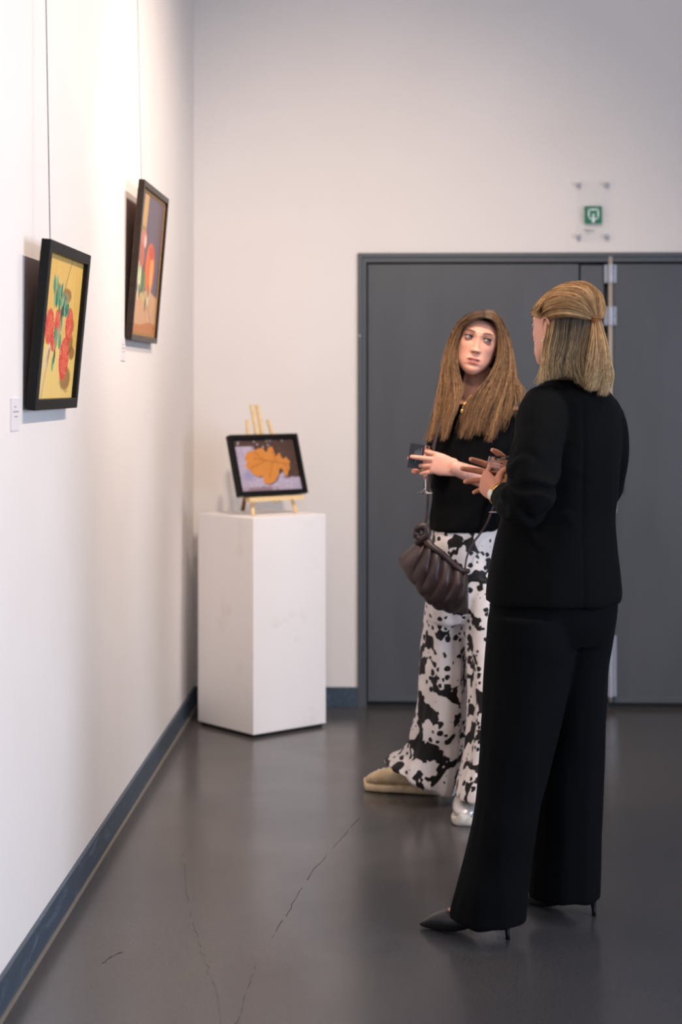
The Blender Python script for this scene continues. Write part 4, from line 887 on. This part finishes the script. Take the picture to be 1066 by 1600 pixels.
# pumps
def pump(toe, heel):
    ax = heel - toe; L = ax.length; ax.normalize(); sd = ax.cross(UV).normalized(); b = bmesh.new(); rg = []
    for t_, hw, z0_, z1_ in ((0, .004, .006, .014), (.06, .014, .003, .026), (.16, .027, .002, .044), (.30, .041, .003, .060), (.42, .042, .006, .062), (.6, .037, .022, .080), (.8, .031, .052, .098), (.95, .028, .060, .112), (1.0, .018, .064, .106)):
        c = toe + ax * L * t_; c.z = (z0_ + z1_) / 2; rg.append((c, sd * hw, UV * (z1_ - z0_) / 2, .8))
    loft(b, densify(rg, 4), 24); o = obj('pump', b, M['shoe_black'], pf, True)
    b = bmesh.new(); c = toe + ax * L * .955; c.z = 0
    tube(b, [c + UV * .066, c + UV * .045 , c + ax * .003 + UV * .015, c + ax * .004], [.020, .010, .0058, .0062], 12); sub('stiletto_heel', b, M['shoe_black'], o, True)
for a_, c_ in toe_heel(): pump(a_, c_)
# watch
wx = vec(-.38, .17, .91).normalized(); wn = vec(-.86, .15, -.45); wn = (wn - wx * wn.dot(wx)).normalized(); wl = wx.cross(wn)
wc = LW2 - wx * .012; b = bmesh.new(); rg = []
P_ = [wc + wn * .0262 * math.cos(a) + wl * .0305 * math.sin(a) for a in [math.radians(20 + 320 * k / 30) for k in range(31)]]
tube(b, P_, .0042, 8, up=wx); wt = obj('watch', b, M['gold'], pf, True)
rot = Matrix((wl, wx, wn)).transposed()
b = bmesh.new(); lathe(b, wc + wn * .0255, [(0, 0), (.0145, 0), (.0155, .002), (.0155, .006), (.0135, .0075), (0, .0075)], 28, rot); sub('watch_case', b, M['gold'], wt, True)
b = bmesh.new(); lathe(b, wc + wn * .0333, [(0, .0), (.0128, 0), (.0128, .0006), (0, .0006)], 28, rot); sub('watch_dial', b, M['dial'], wt, True)
b = bmesh.new(); wb = wc - wx * -.016; P_ = [wb + wn * .027 * math.cos(a) + wl * .030 * math.sin(a) for a in [2 * math.pi * k / 30 for k in range(31)]]
tube(b, P_, .0014, 6, up=wx); obj('bracelet', b, M['gold'], pf, True)
# hair of the nearer woman
random.seed(5); vs, fs, cl = [], [], []
GA = [G((857, 497, 4.628), (872, 494, 4.606), (890, 494, 4.600), (910, 497, 4.612), (929, 500, 4.632)),
      G((846, 494, 4.65), (862, 484, 4.615), (882, 481, 4.598), (908, 487, 4.602), (929, 499, 4.630)),
      G((837, 489, 4.70), (852, 472, 4.65), (876, 464, 4.612), (906, 474, 4.600), (929, 498, 4.630)),
      G((838, 482, 4.76), (855, 460, 4.70), (880, 451, 4.65), (912, 459, 4.61), (930, 497, 4.630)),
      G((848, 471, 4.80), (870, 448, 4.74), (898, 441.5, 4.68), (924, 454, 4.63), (932, 497, 4.630)),
      G((860, 461, 4.82), (885, 445, 4.78), (912, 441, 4.71), (935, 458, 4.66), (935, 497, 4.635)),
      G((880, 452, 4.84), (905, 446, 4.80), (928, 450, 4.74), (941, 468, 4.69), (938, 498, 4.64)),
      G((905, 455, 4.84), (925, 453, 4.80), (939, 465, 4.75), (944, 482, 4.70), (940, 500, 4.65))]
GB = [G((926, 499, 4.628), (925, 520, 4.598), (921, 550, 4.585), (917, 580, 4.582), (912, 606, 4.582)),
      G((930, 499, 4.622), (932, 530, 4.590), (932, 565, 4.580), (930, 592, 4.580), (926, 612, 4.582)),
      G((934, 499, 4.622), (941, 530, 4.598), (945, 565, 4.588), (946, 595, 4.588), (942, 620, 4.59)),
      G((938, 499, 4.640), (946, 530, 4.625), (951, 560, 4.615), (956, 590, 4.612), (949, 617, 4.615))]
GC = [G((857, 502, 4.64), (854, 520, 4.63), (850, 545, 4.62), (848, 570, 4.60), (843, 590, 4.585), (838, 601, 4.58)),
      G((868, 498, 4.615), (864, 525, 4.603), (860, 555, 4.597), (856, 580, 4.59), (849, 597, 4.585)),
      G((882, 497, 4.604), (878, 530, 4.598), (873, 560, 4.593), (867, 582, 4.588), (860, 594, 4.585)),
      G((898, 497, 4.604), (893, 530, 4.597), (888, 560, 4.592), (886, 575, 4.588), (882, 588, 4.59)),
      G((912, 499, 4.608), (905, 530, 4.600), (900, 560, 4.592), (905, 590, 4.587), (911, 606, 4.585)),
      G((925, 500, 4.625), (918, 530, 4.603), (915, 565, 4.593), (920, 594, 4.587), (924, 612, 4.588)),
      G((938, 500, 4.66), (945, 530, 4.64), (950, 565, 4.63), (955, 593, 4.625), (950, 612, 4.625))]
r1 = (L3(118, 84, 52), L3(206, 162, 112)); t1 = (L3(146, 108, 70), L3(222, 184, 136))
r2 = (L3(58, 50, 42), L3(112, 96, 78)); t2 = (L3(150, 122, 88), L3(214, 182, 136))
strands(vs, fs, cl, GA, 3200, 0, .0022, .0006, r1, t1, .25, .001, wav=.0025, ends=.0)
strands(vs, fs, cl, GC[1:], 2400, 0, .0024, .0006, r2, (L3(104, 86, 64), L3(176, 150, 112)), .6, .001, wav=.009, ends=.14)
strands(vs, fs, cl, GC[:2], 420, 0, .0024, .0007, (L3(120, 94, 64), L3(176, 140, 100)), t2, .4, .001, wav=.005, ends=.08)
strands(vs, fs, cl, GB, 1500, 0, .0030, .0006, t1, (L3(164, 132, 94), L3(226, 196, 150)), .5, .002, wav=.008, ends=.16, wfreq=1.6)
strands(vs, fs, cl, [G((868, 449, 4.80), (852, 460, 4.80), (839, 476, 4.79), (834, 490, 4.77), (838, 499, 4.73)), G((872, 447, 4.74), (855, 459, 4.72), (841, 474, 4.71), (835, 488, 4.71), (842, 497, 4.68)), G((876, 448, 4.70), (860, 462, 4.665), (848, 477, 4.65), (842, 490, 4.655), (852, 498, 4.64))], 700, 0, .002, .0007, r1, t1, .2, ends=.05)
b = bmesh.new(); loft(b, densify([ring(443, 890, 915, 4.71, .02), ring(448, 874, 926, 4.71, .05), ring(460, 856, 936, 4.71, .078), ring(478, 846, 940, 4.71, .090), ring(496, 860, 940, 4.71, .092), ring(520, 864, 940, 4.70, .090), ring(550, 860, 942, 4.69, .088), ring(578, 858, 944, 4.675, .080), ring(594, 862, 944, 4.665, .070)], 3), 30)
bm_ = fuse(b, .005, 4); ho = hair_obj('hair', vs, fs, cl, pf, bm_, L3(84, 68, 50))
b = bmesh.new()
for k in range(3): tube(b, [V(930 + 5.5 * math.cos(a), 497 + k * 3.2, 4.624 - .012 * math.sin(a)) for a in [2 * math.pi * j / 16 for j in range(17)]], .0032, 8)
sub('hair_tie', b, M['raw_wood'], ho, True)

# ------------------------------------------------------------------ glasses, card, bag
def wine_glass(label, c, H_, R0, Rf, fill):
    r = thing('wine_glass', label, 'glass', c, 'stemmed wine glasses held in the hands')
    st_ = H_ * .40; k = R0
    prof = [(0, .001), (Rf, .001), (Rf, .0022), (Rf * .4, .0045), (.0045, .010), (.0035, st_ * .5), (.004, st_ - .006), (k * .45, st_ + .004), (k * .86, st_ + .022), (k, st_ + .042), (k * .96, H_ - .018), (k * .84, H_), (k * .84 - .0012, H_), (k * .96 - .0014, H_ - .018), (k - .0014, st_ + .042), (k * .86 - .0016, st_ + .023), (k * .42, st_ + .008), (0, st_ + .006)]
    b = bmesh.new(); lathe(b, c, prof, 36); bmesh.ops.recalc_face_normals(b, faces=b.faces); obj('glass_body', b, M['glass'], r, True)
    ht = st_ + .008 + (H_ - st_) * fill; R2 = lambda z: np.interp(z, [st_ + .006, st_ + .023, st_ + .042, H_ - .018], [k * .42, k * .86, k, k * .96]) - .0022
    zs = np.linspace(st_ + .009, ht, 8); b = bmesh.new(); lathe(b, c, [(0, zs[0])] + [(R2(z), z) for z in zs] + [(0, zs[-1])], 32); bmesh.ops.recalc_face_normals(b, faces=b.faces); obj('wine', b, M['wine'], r, True)
zt, zb_ = V(664, 697, 5.785).z, V(664, 771, 5.785).z; c = V(664, 771, 5.785)
wine_glass('stemmed glass of white wine held by the person with long brown hair', c, zt - zb_, .0275, .0275, .35)
c = V(781, 801, 4.80); wine_glass('stemmed wine glass held by the person in the black trouser suit', c, V(781, 713, 4.80).z - c.z, .036, .031, .55)
cdn = thing('dark_card', 'small dark grey printed card held between the fingers of the person with long brown hair', 'card', V(650, 734, 5.728))
ca = vec(.86, -.13, .30).normalized(); cu = vec(.06, 1, 0); cu = (cu - ca * cu.dot(ca)).normalized(); cn = ca.cross(cu); cc = V(650.5, 713, 5.739)
def cbox(u0, u1, v0, v1, w0_, w1_):
    b = bmesh.new(); vs_ = [b.verts.new(cc + ca * u + cu * v + cn * w__) for u in (u0, u1) for v in (v0, v1) for w__ in (w0_, w1_)]
    for f in [(0, 1, 3, 2), (4, 6, 7, 5), (0, 4, 5, 1), (2, 3, 7, 6), (0, 2, 6, 4), (1, 5, 7, 3)]: b.faces.new([vs_[i] for i in f])
    bmesh.ops.recalc_face_normals(b, faces=b.faces); return b
obj('card', cbox(-.0265, .0265, -.041, .041, -.0005, .0005), M['card_dark'], cdn)
sg_ = 1 if cn.dot(FV) < 0 else -1
for k, (u_, v0, v1) in enumerate(((.000, -.02, .022), (.006, -.006, .026), (.011, -.010, .020), (.016, -.016, .030), (-.006, .0, .018))):
    obj('print_line', cbox(u_ - .0006, u_ + .0006, v0, v1, sg_ * .0005, sg_ * .0008), M['card_print'], cdn)
# bag
bag = thing('handbag', 'dark brown gathered leather shoulder bag with knotted strap on the hip', 'handbag', V(690, 955, 5.80))
Tc = [V(*p) for p in ((653, 846, 5.83), (664, 845, 5.81), (674, 851, 5.79), (688, 863, 5.78), (704, 878, 5.78), (719, 887, 5.78), (731, 892, 5.80))]
Bc = [V(*p) for p in ((622, 872, 5.85), (631, 893, 5.82), (647, 914, 5.80), (662, 934, 5.79), (680, 949, 5.79), (704, 956, 5.79), (732, 957, 5.81))]
b = bmesh.new(); nu, nv_ = 150, 36; rows = []
for side in (-1, 1):
    R2 = []
    for i in range(nu + 1):
        s_ = i / nu; t_, bt = cat(Tc, s_), cat(Bc, s_); row = []
        for j in range(nv_ + 1):
            r_ = j / nv_; p = t_.lerp(bt, r_); ed = min(s_, 1 - s_) * 9; ed = min(ed, 1) ** .6
            bul = (math.sin(math.pi * min(r_ * .92 + .06, 1)) ** .65) * .052 * ed
            ph = s_ * 2 * math.pi * 6.5 + 1.1 * math.sin(r_ * 3 + s_ * 5); pl = (abs(math.cos(ph / 2)) ** .6 - .6) * .022 * (1 - .55 * r_) * math.sin(math.pi * min(r_ + .10, 1)) ** .4 * ed
            nn_ = .004 * noise.noise(p * 30)
            off = max(bul + pl + nn_, .001) if j < nv_ else 0
            row.append(p + vec(-.15, 0, 1).normalized() * side * off + UV * (-.006 * abs(math.sin(ph / 2)) if r_ > .9 else 0))
        R2.append(row)
    base_i = len(b.verts)
    vv = [[b.verts.new(p) for p in row] for row in R2]
    for i in range(nu):
        for j in range(nv_):
            q_ = (vv[i][j], vv[i + 1][j], vv[i + 1][j + 1], vv[i][j + 1]); b.faces.new(q_ if side < 0 else tuple(reversed(q_)))
bmesh.ops.remove_doubles(b, verts=b.verts, dist=.0008); obj('bag_body', b, M['leather'], bag, True)
b = bmesh.new(); tube(b, [p + vec(0, 0, -.028) + UV * (.004 * math.sin(i * 2.2)) for i, p in enumerate(Tc)], [.012, .013, .012, .011, .011, .010, .009], 12, 40); obj('gathered_rim', b, M['leather'], bag, True)
b = bmesh.new()
tube(b, [V(668 + 0 * k, 842, 5.80) if k == 0 else V(658 + 8 * math.cos(k * .9 + 1), 832 + 9 * math.sin(k * .9 + 1), 5.79 + .016 * math.sin(k * 2.1)) for k in range(12)], .0115, 10, 70)
tube(b, [V(650, 838, 5.80), V(653, 825, 5.77), V(664, 822, 5.77), V(667, 834, 5.77), V(658, 842, 5.775), V(652, 848, 5.79)], .0125, 10, 30)
obj('strap_knot', b, M['leather'], bag, True)
b = bmesh.new(); tube(b, [V(662, 825, 5.82), V(668, 800, 5.855), V(670, 760, 5.86), V(674, 720, 5.865), V(682, 680, 5.87), V(692, 650, 5.90), V(700, 632, 5.97), V(704, 632, 6.05)], .006, 10, 40, flat=.6); obj('strap', b, M['leather'], bag, True)
b = bmesh.new(); tube(b, [V(729, 912, 5.765), V(727, 888, 5.765), V(731, 866, 5.80), V(740, 848, 5.84), V(751, 833, 5.862), V(762, 815, 5.862), V(775, 780, 5.87)], .0062, 10, 40, flat=.55); obj('strap', b, M['leather'], bag, True)
